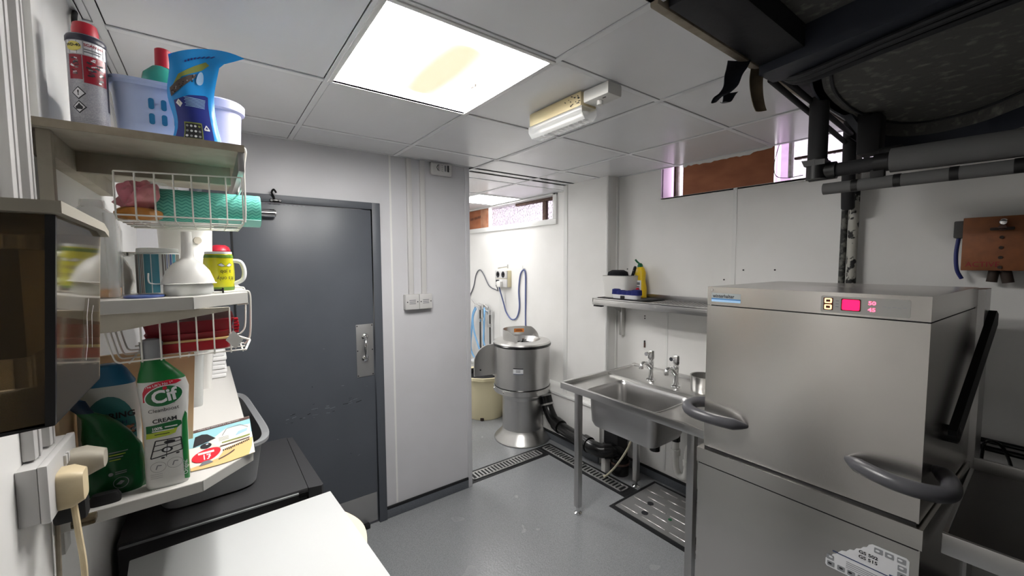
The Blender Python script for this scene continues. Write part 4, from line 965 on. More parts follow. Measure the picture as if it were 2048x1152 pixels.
t = thing('wire_basket', 'white wire basket hanging under the middle shelf, full of red trays', 'basket', (-.05, 1.33, 1.455))
X0, X1, Y0, Y1, zb, ztp = -.129, .031, 1.185, 1.46, 1.458, 1.545
seg = [[(x, Y0, 1.565 if x > -.1 else 1.535), (x, Y0, zb-.003)] for x in [X0+(X1-X0)*i/5 for i in range(6)]]
O('end_wires', wires(seg), t)
seg = [[(-.165, y, zb+.001), (.062, y, zb+.001)] for y in (Y0, Y0+.05, Y0+.10, Y0+.16, Y0+.22, Y1)]
seg += [spl([(-.185, y, 1.53), (-.178, y, 1.49), (-.172, y, 1.465), (-.165, y, zb+.001)], 3) for y in (Y0, Y0+.05, Y0+.10, Y0+.16)]
seg += [[(x, Y0, zb-.002), (x, Y1, zb-.002)] for x in (-.15, -.05, .055)]
O('cross_wires', wires(seg), t)
seg = [spl([(.0, y, MZ+.003), (.03, y, MZ+.003), (.068, y, MZ+.004), (.0785, y, MZ-.004), (.079, y, 1.55), (.075, y, 1.48), (.062, y, zb+.001)], 5) for y in (1.262, Y1)]+[[(.075, 1.262, 1.565), (.05, 1.262, 1.564)], [(.06, Y0, zb), (.074, 1.262, zb+.01)], [(.03, Y0, 1.50), (.074, 1.262, zb+.012)]]
for q in seg: O('hanger_wire', wires([q], .0026), t)
O('paper_tag', G().prism([(.021, 1.487), (.040, 1.463), (.056, 1.484), (.037, 1.509)], 'y', 1.180, 1.1815, white_plastic), label='small white diamond tag hung on the lower wire basket', cat='tag')
g = G()
O('red_tray', G().loft([(1.461, -.045, 1.33, .078, .105, 8), (1.483, -.047, 1.33, .086, .115, 8), (1.484, -.047, 1.33, .086, .115, 8)], red_plastic, 40), label='lower of two stacked red plastic trays in the wire basket', cat='tray')
t = thing('red_tray', 'upper of two stacked red plastic trays in the wire basket', 'tray', (-.045, 1.33, 1.488))
O('tray_body', G().loft([(1.490, -.046, 1.33, .08, .108, 8), (1.505, -.046, 1.33, .086, .114, 8), (1.506, -.046, 1.33, .082, .11, 8), (1.534, -.046, 1.33, .088, .116, 8)], red_dark, 40), t)
for k in range(5): O('rim_rib', G().box(.040, .0515-.001*abs(k-2), 1.225, 1.25, 1.497+k*.0075, 1.5025+k*.0075, red_plastic, .001), t)
O('beige_sheet', G().box(-.130, .036, 1.216, 1.43, 1.4845, 1.4895, card_tan, .001), label='beige card sheet between the two red trays', cat='card')

# ------------------------------------------------------------------ top shelf things
cx, cy, r = -.1925, 1.245, .0298
t = thing('aerosol_can', 'grey aerosol can with red cap and printed label on the top shelf', 'aerosol can', (cx, cy, T))
c = (cx, cy, T)
O('can_body', G().lathe([(0, 0), (r, 0), (r, .188), (r*.98, .196), (0, .196)], c, can_grey, 40), t)
O('dark_collar', G().lathe([(r+.0004, .182), (r+.0012, .184), (r+.0012, .192), (r*.95, .197), (0, .197)], c, purple_band, 40), t)
O('red_cap', G().lathe([(0, .196), (.0205, .196), (.0205, .212), (.0185, .224), (.016, .226), (0, .227)], c, red_cap, 32), t)
am = -pi/2+.50
def F(u, v, o=0): rr = r+.0005+o; return Vector((cx+rr*cos(am+u/r), cy+rr*sin(am+u/r), T+v))
F1 = lambda u, v: F(u, v, .0005); F2 = lambda u, v: F(u, v, .001)
lb = O('label', G().rect(-.044, .05, .155, .181, F, can_white).rect(-.040, -.018, .104, .153, F, can_red).rect(-.0165, .022, .098, .153, F, can_red).rect(.024, .05, .05, .18, F, purple_band).rect(.017, .0235, .155, .181, F1, sticker_white), t)
g = G().oval(-.030, .169, .0125, .0095, F1, can_yellow).text('WD-40', .0078, -.030, .171, F2, dark_ink, bold=.03, sx=.95).text('SCAN ME', .0075, -.014, .174, F1, can_red, 'LEFT', bold=.03).rect(-.014, .014, .164, .1665, F1, grey_ink).rect(-.014, .012, .159, .1615, F1, grey_ink)
e = random.Random(5)
for a0, a1, b0, b1, n_ in ((-.038, -.020, .108, .148, 12), (-.014, .020, .102, .148, 22)):
    for _ in range(n_):
        u = e.uniform(a0, a1-.007); v = e.uniform(b0, b1); g.line([(u, v), (u+e.uniform(.004, .009), v+e.uniform(-.003, .004))], e.uniform(.0015, .004), F1, e.choice([can_photo, can_white, dark_ink, purple_band]))
def diamond(u, v, s_, fn, fn2, inner, edge):
    g.flat([(u-s_, v), (u, v-s_*1.15), (u+s_, v), (u, v+s_*1.15)], fn, edge); s2 = s_*.80
    g.flat([(u-s2, v), (u, v-s2*1.15), (u+s2, v), (u, v+s2*1.15)], fn2, inner)
F3 = lambda u, v: F(u, v, .0015)
diamond(-.026, .076, .0115, F1, F2, can_white, dark_ink); g.text('!', .014, -.026, .076, F3, dark_ink, bold=.03)
diamond(-.026, .048, .0115, F1, F2, can_white, dark_ink); g.flat([(-.031, .043), (-.021, .043), (-.020, .048), (-.0235, .052), (-.0255, .056), (-.0285, .051), (-.032, .048)], F3, dark_ink)
for k in range(3): g.rect(-.042, .02, .018+k*.0035, .0185+k*.0035, F1, grey_ink)
O('label_print', g, t)

def basket_wall(g, x0, x1, y0, y1, z0, z1, m):
    t0 = .012
    g.loft([(z0, (x0+x1)/2, (y0+y1)/2, (x1-x0)/2-t0, (y1-y0)/2-t0, 5), (z1, (x0+x1)/2, (y0+y1)/2, (x1-x0)/2, (y1-y0)/2, 5)], m, 40, caps=False)
t = thing('lilac_basket', 'lilac plastic basket with oval holes on the top shelf', 'basket', (-.08, 1.35, T))
g = G()
basket_wall(g, -.168, .0, 1.245, 1.46, T+.001, T+.135, lilac_plastic)
basket_wall(g, -.165, -.003, 1.248, 1.457, T+.004, T+.135, lilac_plastic)
g.loft([(T+.001, -.084, 1.3525, .072, .095, 5), (T+.004, -.084, 1.3525, .072, .095, 5)], lilac_plastic, 40)
O('basket_body', g, t)
O('rolled_rim', G().loft([(T+.125, -.084, 1.3525, .084, .1075, 5), (T+.131, -.084, 1.3525, .09, .1135, 5), (T+.138, -.084, 1.3525, .09, .1135, 5), (T+.139, -.084, 1.3525, .083, .1065, 5)], lilac_plastic, 48, caps=False), t)
g = G(); F = lambda u, v: Vector((u, 1.2545-.085*(v-.0)+.0015-.002, T+v))
for i, u in enumerate((-.094, -.072, -.05, -.028)):
    for v in (.055, .088):
        O('oval_hole', G().flat(rrect(u-.005, u+.005, v-.012, v+.012, .0045, 4), lambda a, b: Vector((a, 1.2565-.0889*b-.0016, T+b)), cap_blue), t)
g = G()
for k in range(7): g.flat([(0, 0), (.0025, 0), (.0025, .06), (0, .06)], (lambda k: lambda a, b: Vector((-.1575-.0889*(b+.03)-.0022, 1.30+k*.012+a, T+.03+b)))(k), cap_blue)
O('side_slots', g, t)
t = thing('teal_bottle', 'teal liquid bottle with red cap standing in the lilac basket', 'bottle', (-.083, 1.40, T+.006))
O('bottle_body', G().lathe([(0, .006), (.04, .006), (.042, .02), (.042, .17), (.036, .205), (.018, .225), (0, .226)], (-.083, 1.40, T), green_teal, 32), t)
O('red_cap', G().lathe([(0, .224), (.0175, .224), (.0165, .27), (.014, .272), (0, .272)], (-.077, 1.40, T), red_cap, 24), t)
g = G(); F = lambda u, v: Vector((-.083+.0428*cos(-pi/2+u/.0425), 1.40+.0428*sin(-pi/2+u/.0425), T+v))
O('bottle_label', g.rect(-.05, .05, .06, .15, F, badge_pale).oval(0, .13, .02, .014, lambda u, v: F(u, v)+Vector((0, -.0006, 0)), label_green), t)

t = thing('blue_pouch', 'tall blue and navy refill pouch leaning on the lilac basket', 'pouch', (-.012, 1.205, T))
def pf(side):
    def fn(u, v):
        w0 = -.058+.012*sin(v*3)*(.5-v)+.004*sin(9*v); w1 = .034-.012*sin(v*pi)+.020*max(0, v-.6)+.055*max(0, v-.90)/.1*.8
        x = w0+(w1-w0)*u
        th = .017*(1-v)**.6*sin(pi*min(1, max(0, u)))**.5
        z = T+.001+.188*v+(.030*sin(u*pi*.8)+.012*u)*v**4
        y = 1.192+.012*v+.01*sin(u*7+v*4)*v*.4+side*th
        return (x, y, z)
    return fn
g = G().grid(pf(-1), 16, 24, blue_pouch).grid(pf(1), 16, 24, blue_pouch)
bp = O('pouch_film', g, t)
PF = pf(-1)
def FP(o): return lambda u, v: Vector(PF(u, v))+Vector((0, -o, 0))
g = G()
g.flat([(.05, .0), (.84, .0), (.86, .55), (.80, .56), (.45, .53), (.12, .46)], FP(.0008), navy_film)
O('navy_panel', g, t)
g = G(); e = random.Random(9)
for k in range(7): g.rect(.34+.02*(k % 2), .80-.02*k*.3, .50-.016*k, .506-.016*k, FP(.0014), badge_pale)
g.flat([(.10, .60), (.28, .72), (.66, .80), (.80, .86), (.72, .88), (.5, .83), (.2, .75)], FP(.0012), olive)
g.flat([(.08, .50), (.30, .60), (.55, .72), (.58, .76), (.42, .74), (.20, .68), (.06, .60)], FP(.0016), brown_print)
for k in range(22): 
    u = .1+.45*e.random(); v = .54+.4*(u-.1)+e.uniform(-.03, .04); g.oval(u, v, .015, .008, FP(.002), e.choice([dark_ink, sticker_grey, brown_dark]), 8)
g.flat([(.66+.075*sin(a)*(1 if a < pi else 1), .70+.055*cos(a)*(1.6 if cos(a) > 0 else .8)) for a in [2*pi*i/16 for i in range(16)]], FP(.0016), badge_pale)
g.flat([(.15, .43), (.22, .385), (.29, .43), (.22, .475)], FP(.0014), sticker_white); g.text('!', .05, .22, .43, FP(.002), dark_ink, bold=.02, sx=1.6)
g.rect(.22, .62, .02, .22, FP(.0014), olive); g.rect(.24, .60, .03, .205, FP(.0018), dark_ink)
for k in range(12): g.oval(.28+.09*(k % 4), .055+.06*(k//4), .03, .014, FP(.0022), e.choice([sticker_white, olive, sticker_grey]), 8)
g.line([(.66, .15), (.72, .20), (.78, .15), (.66, .15)], .018, FP(.0014), sticker_white)
for k in range(8): u = .3+.06*k; g.rect(u, u+.035, .865+.008*k, .885+.008*k, FP(.0014), navy_film)
O('pouch_print', g, t)
c = (.030, 1.335, T)
t = thing('lilac_tub', 'plain pale lilac tub at the right end of the top shelf', 'tub', c)
O('tub_body', G().lathe([(0, 0), (.042, 0), (.0475, .02), (.052, .115), (.060, .119), (.061, .138), (.057, .142), (.053, .138), (.047, .02), (0, .012)], c, lilac_pale, 40), t)

# ------------------------------------------------------------------ upper basket things
rc, rr = (1.315, 1.8115), .0405
t = thing('cloth_roll', 'teal wave-patterned roll of wipes sticking out of the upper wire basket', 'roll', (.01, rc[0], rc[1]-rr))
M = Matrix.Translation((-.100, rc[0], rc[1])) @ Matrix.Rotation(pi/2, 4, 'Y')
O('roll_body', G().lathe([(.014, 0), (rr, 0), (rr, .214), (.014, .214), (.014, 0)], (0, 0, 0), teal_roll, 44, M), t)
O('roll_end', G().lathe([(.014, .2143), (rr-.001, .2143)], (0, 0, 0), teal_pale, 44, M), t)
O('loose_flap', G().prism([(1.30, 1.7745), (1.275, 1.785), (1.2735, 1.7835), (1.285, 1.7685), (1.31, 1.7675), (1.33, 1.771)], 'x', .02, .112, teal_pale), t)
g = G()
for k in range(17):
    ph = radians(95+k*11.5); pts = []
    for i in range(97):
        x = -.098+.209*i/96; a = ph+.075*(2*abs(((x/.017) % 1)-.5)*2-1); pts.append((x, a))
    vs = []; fs = []
    for x, a in pts:
        for da in (-.028, .028): q = a+da; vs.append((x, rc[0]+(rr+.0005)*cos(q), rc[1]+(rr+.0005)*sin(q)))
    for i in range(96): fs.append([i*2, i*2+2, i*2+3, i*2+1])
    g.add(vs, fs, teal_dark)
O('wave_print', g, t)
def crumple(cx, cy, cz, a, b, c_, seed, m, amp=.12, n=14):
    e = random.Random(seed); bmx = bmesh.new(); bmesh.ops.create_icosphere(bmx, subdivisions=4, radius=1)
    ph = [(Vector((e.uniform(-1, 1), e.uniform(-1, 1), e.uniform(-1, 1))).normalized(), e.uniform(2, 13), e.uniform(0, 6)) for _ in range(n)]
    for v in bmx.verts:
        d_ = v.co.normalized(); h = 1+amp*sum(sin(d_.dot(p)*f+o_) for p, f, o_ in ph)/sqrt(n)
        v.co = Vector((cx+a*d_.x*h, cy+b*d_.y*h, cz+c_*math.copysign(abs(d_.z)**.7, d_.z)*(1 if d_.z < 0 else h)))
    return G().bm(bmx, m)
t = thing('glove_bag', 'bag of crumpled pink gloves in the upper wire basket', 'bag', (-.128, 1.30, 1.768))
O('pink_gloves', crumple(-.132, 1.29, 1.826, .038, .052, .034, 3, pink_bag, .20), t)
O('amber_sponge', crumple(-.128, 1.285, 1.785, .040, .05, .017, 8, amber_film, .08), t, label='amber sponge at the bottom of the glove bag')
O('clear_wrap', crumple(-.10, 1.34, 1.838, .045, .055, .028, 12, clear_film, .10), label='loose clear plastic wrap beside the pink gloves', cat='wrap')

# ------------------------------------------------------------------ middle shelf things
t = thing('clear_jug', 'clear square plastic jug with amber liquid behind the dispenser', 'jug', (-.205, 1.275, MZ))
O('jug_body', G().loft([(MZ, -.205, 1.275, .040, .045, 5), (MZ+.15, -.205, 1.275, .043, .047, 5), (MZ+.185, -.205, 1.275, .036, .04, 4), (MZ+.20, -.205, 1.275, .02, .022, 3), (MZ+.215, -.205, 1.275, .02, .022, 2)], clear, 36), t)
O('amber_liquid', G().loft([(MZ+.002, -.205, 1.275, .036, .041, 5), (MZ+.020, -.205, 1.275, .0365, .0415, 5)], amber, 28), t)
O('pour_tube', G().tube([(-.172, 1.232, MZ+.002), (-.173, 1.232, MZ+.185)], .0105, clear, 14), t)
O('inner_cone', G().lathe([(.034, .015), (.030, .06), (.016, .105), (0, .11)], (-.205, 1.275, MZ), jug_white, 28), t)
O('white_bowl', G().lathe([(0, 0), (.045, 0), (.055, .03), (.052, .06), (.035, .095), (.02, .10), (0, .10)], (-.212, 1.40, MZ), bowl_white, 36), label='white upturned bowl behind the clear jug', cat='bowl')
t = thing('glass_jar', 'small clear glass jar between white bowl and striped mug', 'jar', (-.176, 1.475, MZ))
O('jar_body', G().lathe([(0, 0), (.03, 0), (.034, .01), (.034, .085), (.03, .095), (.03, .102), (.027, .102), (.027, .09), (.031, .08), (.031, .008), (0, .006)], (-.178, 1.475, MZ), clear, 28), t)
O('jar_rim', G().lathe([(.0305, .094), (.033, .096), (.033, .104), (.0305, .106)], (-.178, 1.475, MZ), chrome, 28), t)
O('cutlery', G().tube([(-.17, 1.47, MZ+.01), (-.165, 1.475, MZ+.085)], .0035, steel_dark, 6).loft([(MZ+.06, -.166, 1.47, .004, .002, 2), (MZ+.075, -.164, 1.47, .008, .003, 2), (MZ+.088, -.163, 1.47, .003, .002, 2)], steel_dark, 10), t)
mc, mr = (-.108, 1.376), .0435
t = thing('striped_mug', 'blue and white vertically striped mug with a clear lid', 'mug', (mc[0], mc[1], MZ))
O('mug_body', G().lathe([(0, 0), (mr-.002, 0), (mr, .003), (mr, .100), (mr-.003, .102), (mr-.004, .098), (mr-.004, .005), (0, .004)], (mc[0], mc[1], MZ), mug_white, 48), t)
g = G(); am = -pi/2-.08
def FM(u, v, o=.0005): return Vector((mc[0]+(mr+o)*cos(am+u/mr), mc[1]+(mr+o)*sin(am+u/mr), MZ+v))
st = [(-.066, -.040, mug_grey), (-.036, -.034, mug_teal), (-.031, -.0285, mug_grey), (-.0265, -.0245, mug_grey), (-.022, -.008, mug_teal), (-.006, .008, mug_teal), (.0135, .017, mug_grey), (.019, .0215, mug_grey), (.023, .0245, mug_blue), (.027, .0285, mug_grey), (.030, .034, mug_blue), (.036, .044, mug_teal), (.046, .060, mug_grey)]
for a, b_, m in st: g.rect(a, b_, .003, .0985, FM, m)
O('stripes', g, t)
O('clear_lid', G().lathe([(0, .1025), (.041, .1025), (.042, .105), (.041, .113), (.036, .1145), (0, .1145)], (mc[0], mc[1], MZ), frosted, 40), t)
fc = (-.0445, 1.25)
t = thing('food_pot', 'round frosted pot lying under the white funnel', 'pot', (fc[0], fc[1], MZ))
O('pot_body', G().lathe([(0, 0), (.044, 0), (.048, .006), (.0475, .022), (.045, .026), (0, .0265)], (fc[0], fc[1], MZ), frosted, 44), t)
t = thing('funnel', 'white plastic funnel upside down on a frosted pot', 'funnel', (fc[0], fc[1], MZ+.027))
O('cone', G().lathe([(.0545, .027), (.055, .0285), (.0515, .0295), (.049, .038), (.042, .058), (.030, .074), (.0175, .083), (.0130, .088), (.0118, .10), (.0100, .151), (.0085, .151), (.0085, .13)], (fc[0], fc[1], MZ), jug_white, 48), t)
O('hang_tab', G().tube(spl([(fc[0]-.05, fc[1]-.012, MZ+.0285), (fc[0]-.062, fc[1]-.02, MZ+.029), (fc[0]-.070, fc[1]-.024, MZ+.034), (fc[0]-.070, fc[1]-.024, MZ+.054)], 4), .0016, jug_white, 6), t)
yc = (.0178, 1.398)
t = thing('yellow_mug', 'yellow-green printed mug standing upside down by the shelf corner', 'mug', (yc[0], yc[1], MZ))
yr = lambda v: .0340-.0015*(v/.1)+.003*max(0, (v-.055)/.05)
O('mug_body', G().lathe([(.030, .002), (.033, 0), (.0335, .004)]+[(.0335+.0025*sin(pi*k/8), .004+.092*k/8) for k in range(1, 8)]+[(.0325, .098), (.030, .103), (0, .103)], (yc[0], yc[1], MZ), mug_yellow, 44), t)
O('mug_foot', G().lathe([(.0315, .101), (.031, .107), (.028, .1075), (.027, .103)], (yc[0], yc[1], MZ), mug_white, 44), t)
O('green_bands', G().lathe([(.0338, .001), (.0348, .010)], (yc[0], yc[1], MZ), mug_green, 44).lathe([(.0346, .0905), (.0330, .0985)], (yc[0], yc[1], MZ), mug_green, 44), t)
hp = spl([(yc[0]+.032, yc[1]-.006, MZ+.082), (yc[0]+.050, yc[1]-.009, MZ+.078), (yc[0]+.058, yc[1]-.010, MZ+.055), (yc[0]+.054, yc[1]-.010, MZ+.030), (yc[0]+.034, yc[1]-.006, MZ+.018)], 6)
O('mug_handle', G().tube(hp, .006, mug_white, 10), t)
g = G(); am = -pi/2+.42
def FY(u, v): R = .0335+.0025*sin(pi*min(1, max(0, (v-.004)/.092)))+.0007; return Vector((yc[0]+R*cos(am+u/.035), yc[1]+R*sin(am+u/.035), MZ+v))
g.text("It's only", .0155, .0, .034, FY, dark_ink, rot=pi, sx=.85).text('a job', .0155, .0, .052, FY, dark_ink, rot=pi, sx=.85)
for s_ in (-1, 1): g.flat([(s_*.001, .068), (s_*.009, .066), (s_*.018, .071), (s_*.010, .076)], FY, sticker_white); g.line([(s_*.001, .068), (s_*.009, .066), (s_*.018, .071), (s_*.010, .076), (s_*.001, .068)], .0008, lambda u, v: FY(u, v)+Vector((0, -.0004, 0)), dark_ink)
O('mug_print', g, t)
O('blue_saucer', G().lathe([(0, 0), (.034, 0), (.036, .002), (.035, .005), (.03, .006), (0, .005)], (-.121, 1.212, MZ), blue_lid, 36), label='flat blue saucer lying at the middle shelf edge', cat='saucer')
O('black_clip', G().box(.003, .022, 1.262, 1.275, MZ, MZ+.010, black_matte, .002).box(.020, .024, 1.259, 1.278, MZ, MZ+.013, black_matte, .001), label='small black clip by the foot of the yellow mug', cat='clip')
t = thing('white_bucket', 'white plastic bucket at the back of the middle shelf', 'bucket', (-.068, 1.86, MZ))
O('bucket_body', G().lathe([(0, 0), (.066, 0), (.070, .01), (.077, .195), (.082, .198), (.082, .212), (.078, .215), (.074, .21), (.066, .02), (0, .015)], (-.068, 1.86, MZ), white_plastic, 44), t)
O('bucket_lug', G().cyl((-.035, 1.792, MZ+.155), (-.033, 1.787, MZ+.155), .012, shelf_under, 16), t)
t = thing('red_lid_jar', 'dark jar with a red lid behind the yellow mug', 'jar', (.03, 1.95, MZ))
O('jar_body', G().lathe([(0, 0), (.02, 0), (.021, .01), (.021, .12), (0, .12)], (.030, 1.95, MZ), brown_dark, 24), t)
O('red_lid', G().lathe([(0, .118), (.032, .118), (.035, .124), (.030, .138), (.018, .146), (0, .147)], (.030, 1.95, MZ), red_cap, 28), t)

# ------------------------------------------------------------------ lowest shelf things
cx, cy = -.0985, 1.203
t = thing('cream_cleaner', 'white and green cream cleaner bottle with pale cap on the lowest shelf', 'bottle', (cx, cy, LZ))
body = [(0, 0, .036, .019, 3), (.006, 0, .039, .021, 3), (.05, 0, .039, .022, 3), (.14, .001, .0385, .022, 3), (.19, .0015, .042, .023, 3), (.222, .001, .0445, .023, 2.8), (.245, -.002, .0415, .022, 2.6)]
neck = [(.245, -.002, .0417, .0221, 2.6), (.262, -.007, .034, .020, 2.4), (.276, -.0115, .026, .018, 2.2), (.286, -.0145, .0205, .017, 2), (.297, -.0155, .018, .0165, 2)]
def interp(z):
    for a, b_ in zip(body, body[1:]):
        if a[0] <= z <= b_[0]: k = (z-a[0])/(b_[0]-a[0]); return [p+(q-p)*k for p, q in zip(a, b_)]
    return body[-1]
O('bottle_body', G().loft([(LZ+z, cx+ox, cy, w_, d_, e_) for z, ox, w_, d_, e_ in body], bottle_white, 44), t)
O('green_shoulder', G().loft([(LZ+z, cx+ox, cy, w_, d_, e_) for z, ox, w_, d_, e_ in neck], green_cap, 44).loft([(LZ+.272, cx-.026, cy, .010, .012, 4), (LZ+.300, cx-.026, cy, .009, .012, 4)], green_cap, 16), t)
O('bottle_cap', G().loft([(LZ+.296, cx-.0165, cy, .0185, .017, 2.3), (LZ+.318, cx-.0165, cy, .019, .0175, 2.4), (LZ+.328, cx-.0165, cy, .0205, .018, 2.4), (LZ+.337, cx-.0165, cy, .016, .014, 2.4), (LZ+.339, cx-.0165, cy, .008, .008, 2.2)], sticker_grey, 36), t)
def FC(o):
    def fn(u, v):
        z, ox, w_, d_, e_ = interp(v); k = max(0, 1-abs(min(1, abs((u-ox)/w_)))**e_)**(1/e_)
        return Vector((cx+u, cy-d_*k-.0006-o, LZ+v))
    return fn
A, Bf, Cf, Df = FC(0), FC(.0005), FC(.001), FC(.0015)
g = G()
g.flat([(-.034, .200), (-.034, .222), (-.029, .236), (-.012, .243), (.010, .246), (.028, .244), (.034, .240), (.024, .236), (.005, .235), (-.012, .229), (-.022, .218), (-.027, .203)], A, label_red)
g.flat([(.002+.0335*cos(a)-.004*sin(a), .211+.006*cos(a)+.0235*sin(a)) for a in [2*pi*i/28 for i in range(28)]], Bf, sticker_white)
g.flat([(.002+.0315*cos(a)-.004*sin(a), .211+.006*cos(a)+.0215*sin(a)) for a in [2*pi*i/28 for i in range(28)]], Cf, label_green)
g.text('Cif', .039, .002, .210, Df, sticker_white, bold=.03, rot=.14, sx=.95)
g.oval(.004, .229, .004, .004, Df, label_red)
g.text("The UK's No 1*", .0075, -.006, .237, Bf, sticker_white, rot=.14, bold=.01)
g.text('Cleanboost', .0115, .000, .180, A, dark_ink, rot=.05).text('CREAM', .0125, .001, .156, A, dark_ink, bold=.025, rot=.05, sx=1.05)
g.flat([(-.032, .129), (-.032, .146), (.022, .1515), (.029, .148), (.030, .140), (.022, .134)], A, label_green)
g.flat([(-.033, .117), (-.032, .129), (.022, .134), (.018, .123), (.008, .120)], A, lime)
g.text('100%', .0085, -.013, .1385, Bf, sticker_white, bold=.03, rot=.05); g.rect(.000, .022, .1385, .141, Bf, sticker_white); g.rect(-.022, .016, .132, .134, Bf, sticker_white); g.rect(-.018, .008, .1245, .126, Bf, dark_ink)
hob = [(-.027, .072), (.029, .081), (.027, .110), (-.017, .111)]
g.line(hob+[hob[0]], .0024, A, dark_ink); g.line([(-.023, .088), (.028, .094)], .0018, A, dark_ink).line([(-.019, .100), (.0275, .103)], .0018, A, dark_ink)
g.oval(.002, .088, .010, .0065, A, dark_ink).oval(.002, .088, .006, .004, Bf, sticker_white).oval(.007, .105, .010, .0035, A, dark_ink).oval(-.006, .0705, .0035, .002, A, dark_ink).oval(.020, .0755, .0035, .002, A, dark_ink).line([(.0, .072), (.004, .112)], .0014, Bf, dark_ink)
for u, v in ((-.015, .051), (.014, .054)):
    ring = [(u+.0135*cos(2*pi*i/20), v+.0115*sin(2*pi*i/20)) for i in range(21)]; g.line(ring, .0006, A, grey_ink)
    g.line([(u-.004, v-.005), (u-.001, v+.004), (u+.006, v+.003)], .0018, A, grey_ink)
for k in range(3): g.rect(-.029, -.008, .026+.0045*k, .0265+.0045*k, A, grey_ink)
g.flat([(.0385, .006), (.0375, .006), (.0295, .010), (.0285, .10), (.031, .15), (.0365, .168), (.0395, .160)], A, green_cap)
g.text('Original', .0105, .0325, .036, Bf, sticker_white, rot=pi/2)
O('label_print', g, t)

cx2, cy2 = -.203, 1.298
t = thing('spring_bottle', 'wide pale wash bottle with blue sloping cap on the lowest shelf', 'bottle', (cx2, cy2, LZ))
body2 = [(0, 0, .047, .022, 3), (.01, 0, .051, .024, 3), (.12, 0, .053, .025, 3), (.18, 0, .052, .025, 3), (.228, 0, .047, .024, 2.8)]
O('bottle_body', G().loft([(LZ+z, cx2+ox, cy2, w_, d_, e_) for z, ox, w_, d_, e_ in body2], bottle_grey, 40), t)
O('blue_cap', G().loft([(LZ+.228, cx2, cy2, .0475, .0242, 2.8), (LZ+.232, cx2, cy2, .0478, .0244, 2.8), (LZ+.262, cx2, cy2, .033, .022, 2.4), (LZ+.272, cx2, cy2, .025, .02, 2.2), (LZ+.275, cx2, cy2, .018, .016, 2.2)], cap_blue, 40), t)
def FS(o):
    def fn(u, v): k = max(0, 1-abs(min(1, abs(u/.0525)))**3)**(1/3); return Vector((cx2+u, cy2-.025*k-.0008-o, LZ+v))
    return fn
g = G().flat([(-.042, .02), (.046, .02), (.046, .13)]+[(.002+.044*cos(a), .13+.075*sin(a)) for a in [pi*i/14 for i in range(15)]]+[(-.042, .13)], FS(0), label_teal)
g.text('SPRING', .0185, .046, .158, FS(.0006), dark_ink, 'RIGHT', bold=.03, sx=1.02).text('FRESH', .013, .032, .140, FS(.0006), sticker_navy, 'RIGHT', bold=.01)
e = random.Random(2)
for k in range(26): g.oval(.022+e.uniform(-.016, .02), .118+e.uniform(-.018, .014), .004, .003, FS(.0008), e.choice([brown_print, sticker_grey, ply_pale, dark_ink]), 8)
g.oval(.034, .100, .008, .007, FS(.0012), sticker_white).oval(.034, .100, .0055, .005, FS(.0016), label_red)
g.rect(.03, .046, .06, .072, FS(.0012), label_red)
O('label_print', g, t)
t = thing('green_pouch', 'crumpled green refill pouch with twisted neck, in front of the wash bottle', 'pouch', (-.19, 1.232, LZ))
secs = [(.000, -.188, .046, .017), (.02, -.190, .050, .022), (.06, -.192, .050, .024), (.10, -.190, .046, .022), (.13, -.197, .039, .019), (.155, -.206, .029, .014), (.174, -.216, .020, .009), (.187, -.230, .014, .007), (.200, -.240, .018, .006), (.222, -.249, .020, .004)]
g = G(); n = 28; vs = []; fs = []; e = random.Random(4)
for k, (z, x, w_, d_) in enumerate(secs):
    for i in range(n):
        a = 2*pi*i/n; w2 = 1+.06*sin(5*a+k)+.03*sin(9*a-2*k)
        vs.append((x+w_*cos(a)*w2, 1.228+d_*sin(a)*w2, LZ+z+(.35*w_*cos(a) if k > 6 else 0)*(k-6)/3*-1.2))
for k in range(len(secs)-1):
    for i in range(n): fs.append([k*n+i, k*n+(i+1) % n, (k+1)*n+(i+1) % n, (k+1)*n+i])
fs += [list(range(n))[::-1], [(len(secs)-1)*n+i for i in range(n)]]
gg = G(); half = 6*n
gg.add(vs, fs, pouch_green)
for fi in range(len(gg.f)):
    if 7*n <= min(gg.f[fi]): gg.m[fi] = gg.mi(pouch_dark)
O('pouch_film', gg, t)
FG = lambda o: (lambda u, v: Vector((-.19+u, 1.2032+(u/.05)**2*.012+.0002*0-o+(max(0, v-.09)*.12), LZ+v)))
g = G()
for k in range(4): g.rect(-.004, .026-.004*k, .096-.0055*k, .098-.0055*k, FG(.001), lime if k % 2 else sticker_grey)
g.line([(.012+.012*cos(2*pi*i/18), .028+.012*sin(2*pi*i/18)) for i in range(19)], .0012, FG(.001), sticker_grey)
g.flat([(.004, .026), (.012, .024), (.018, .030), (.012, .033)], FG(.001), sticker_grey)
for k in range(2): g.rect(.004, .022, .048+.004*k, .050+.004*k, FG(.001), sticker_grey)
g.oval(-.003, .050, .004, .004, FG(.001), sticker_grey)
O('pouch_print', g, t)
O('dark_brush', G().loft([(LZ, -.20, 1.182, .024, .011, 3), (LZ+.012, -.20, 1.182, .025, .012, 3), (LZ+.022, -.20, 1.182, .02, .009, 3)], black_matte, 20), label='dark scrubbing brush head lying before the green pouch', cat='brush')
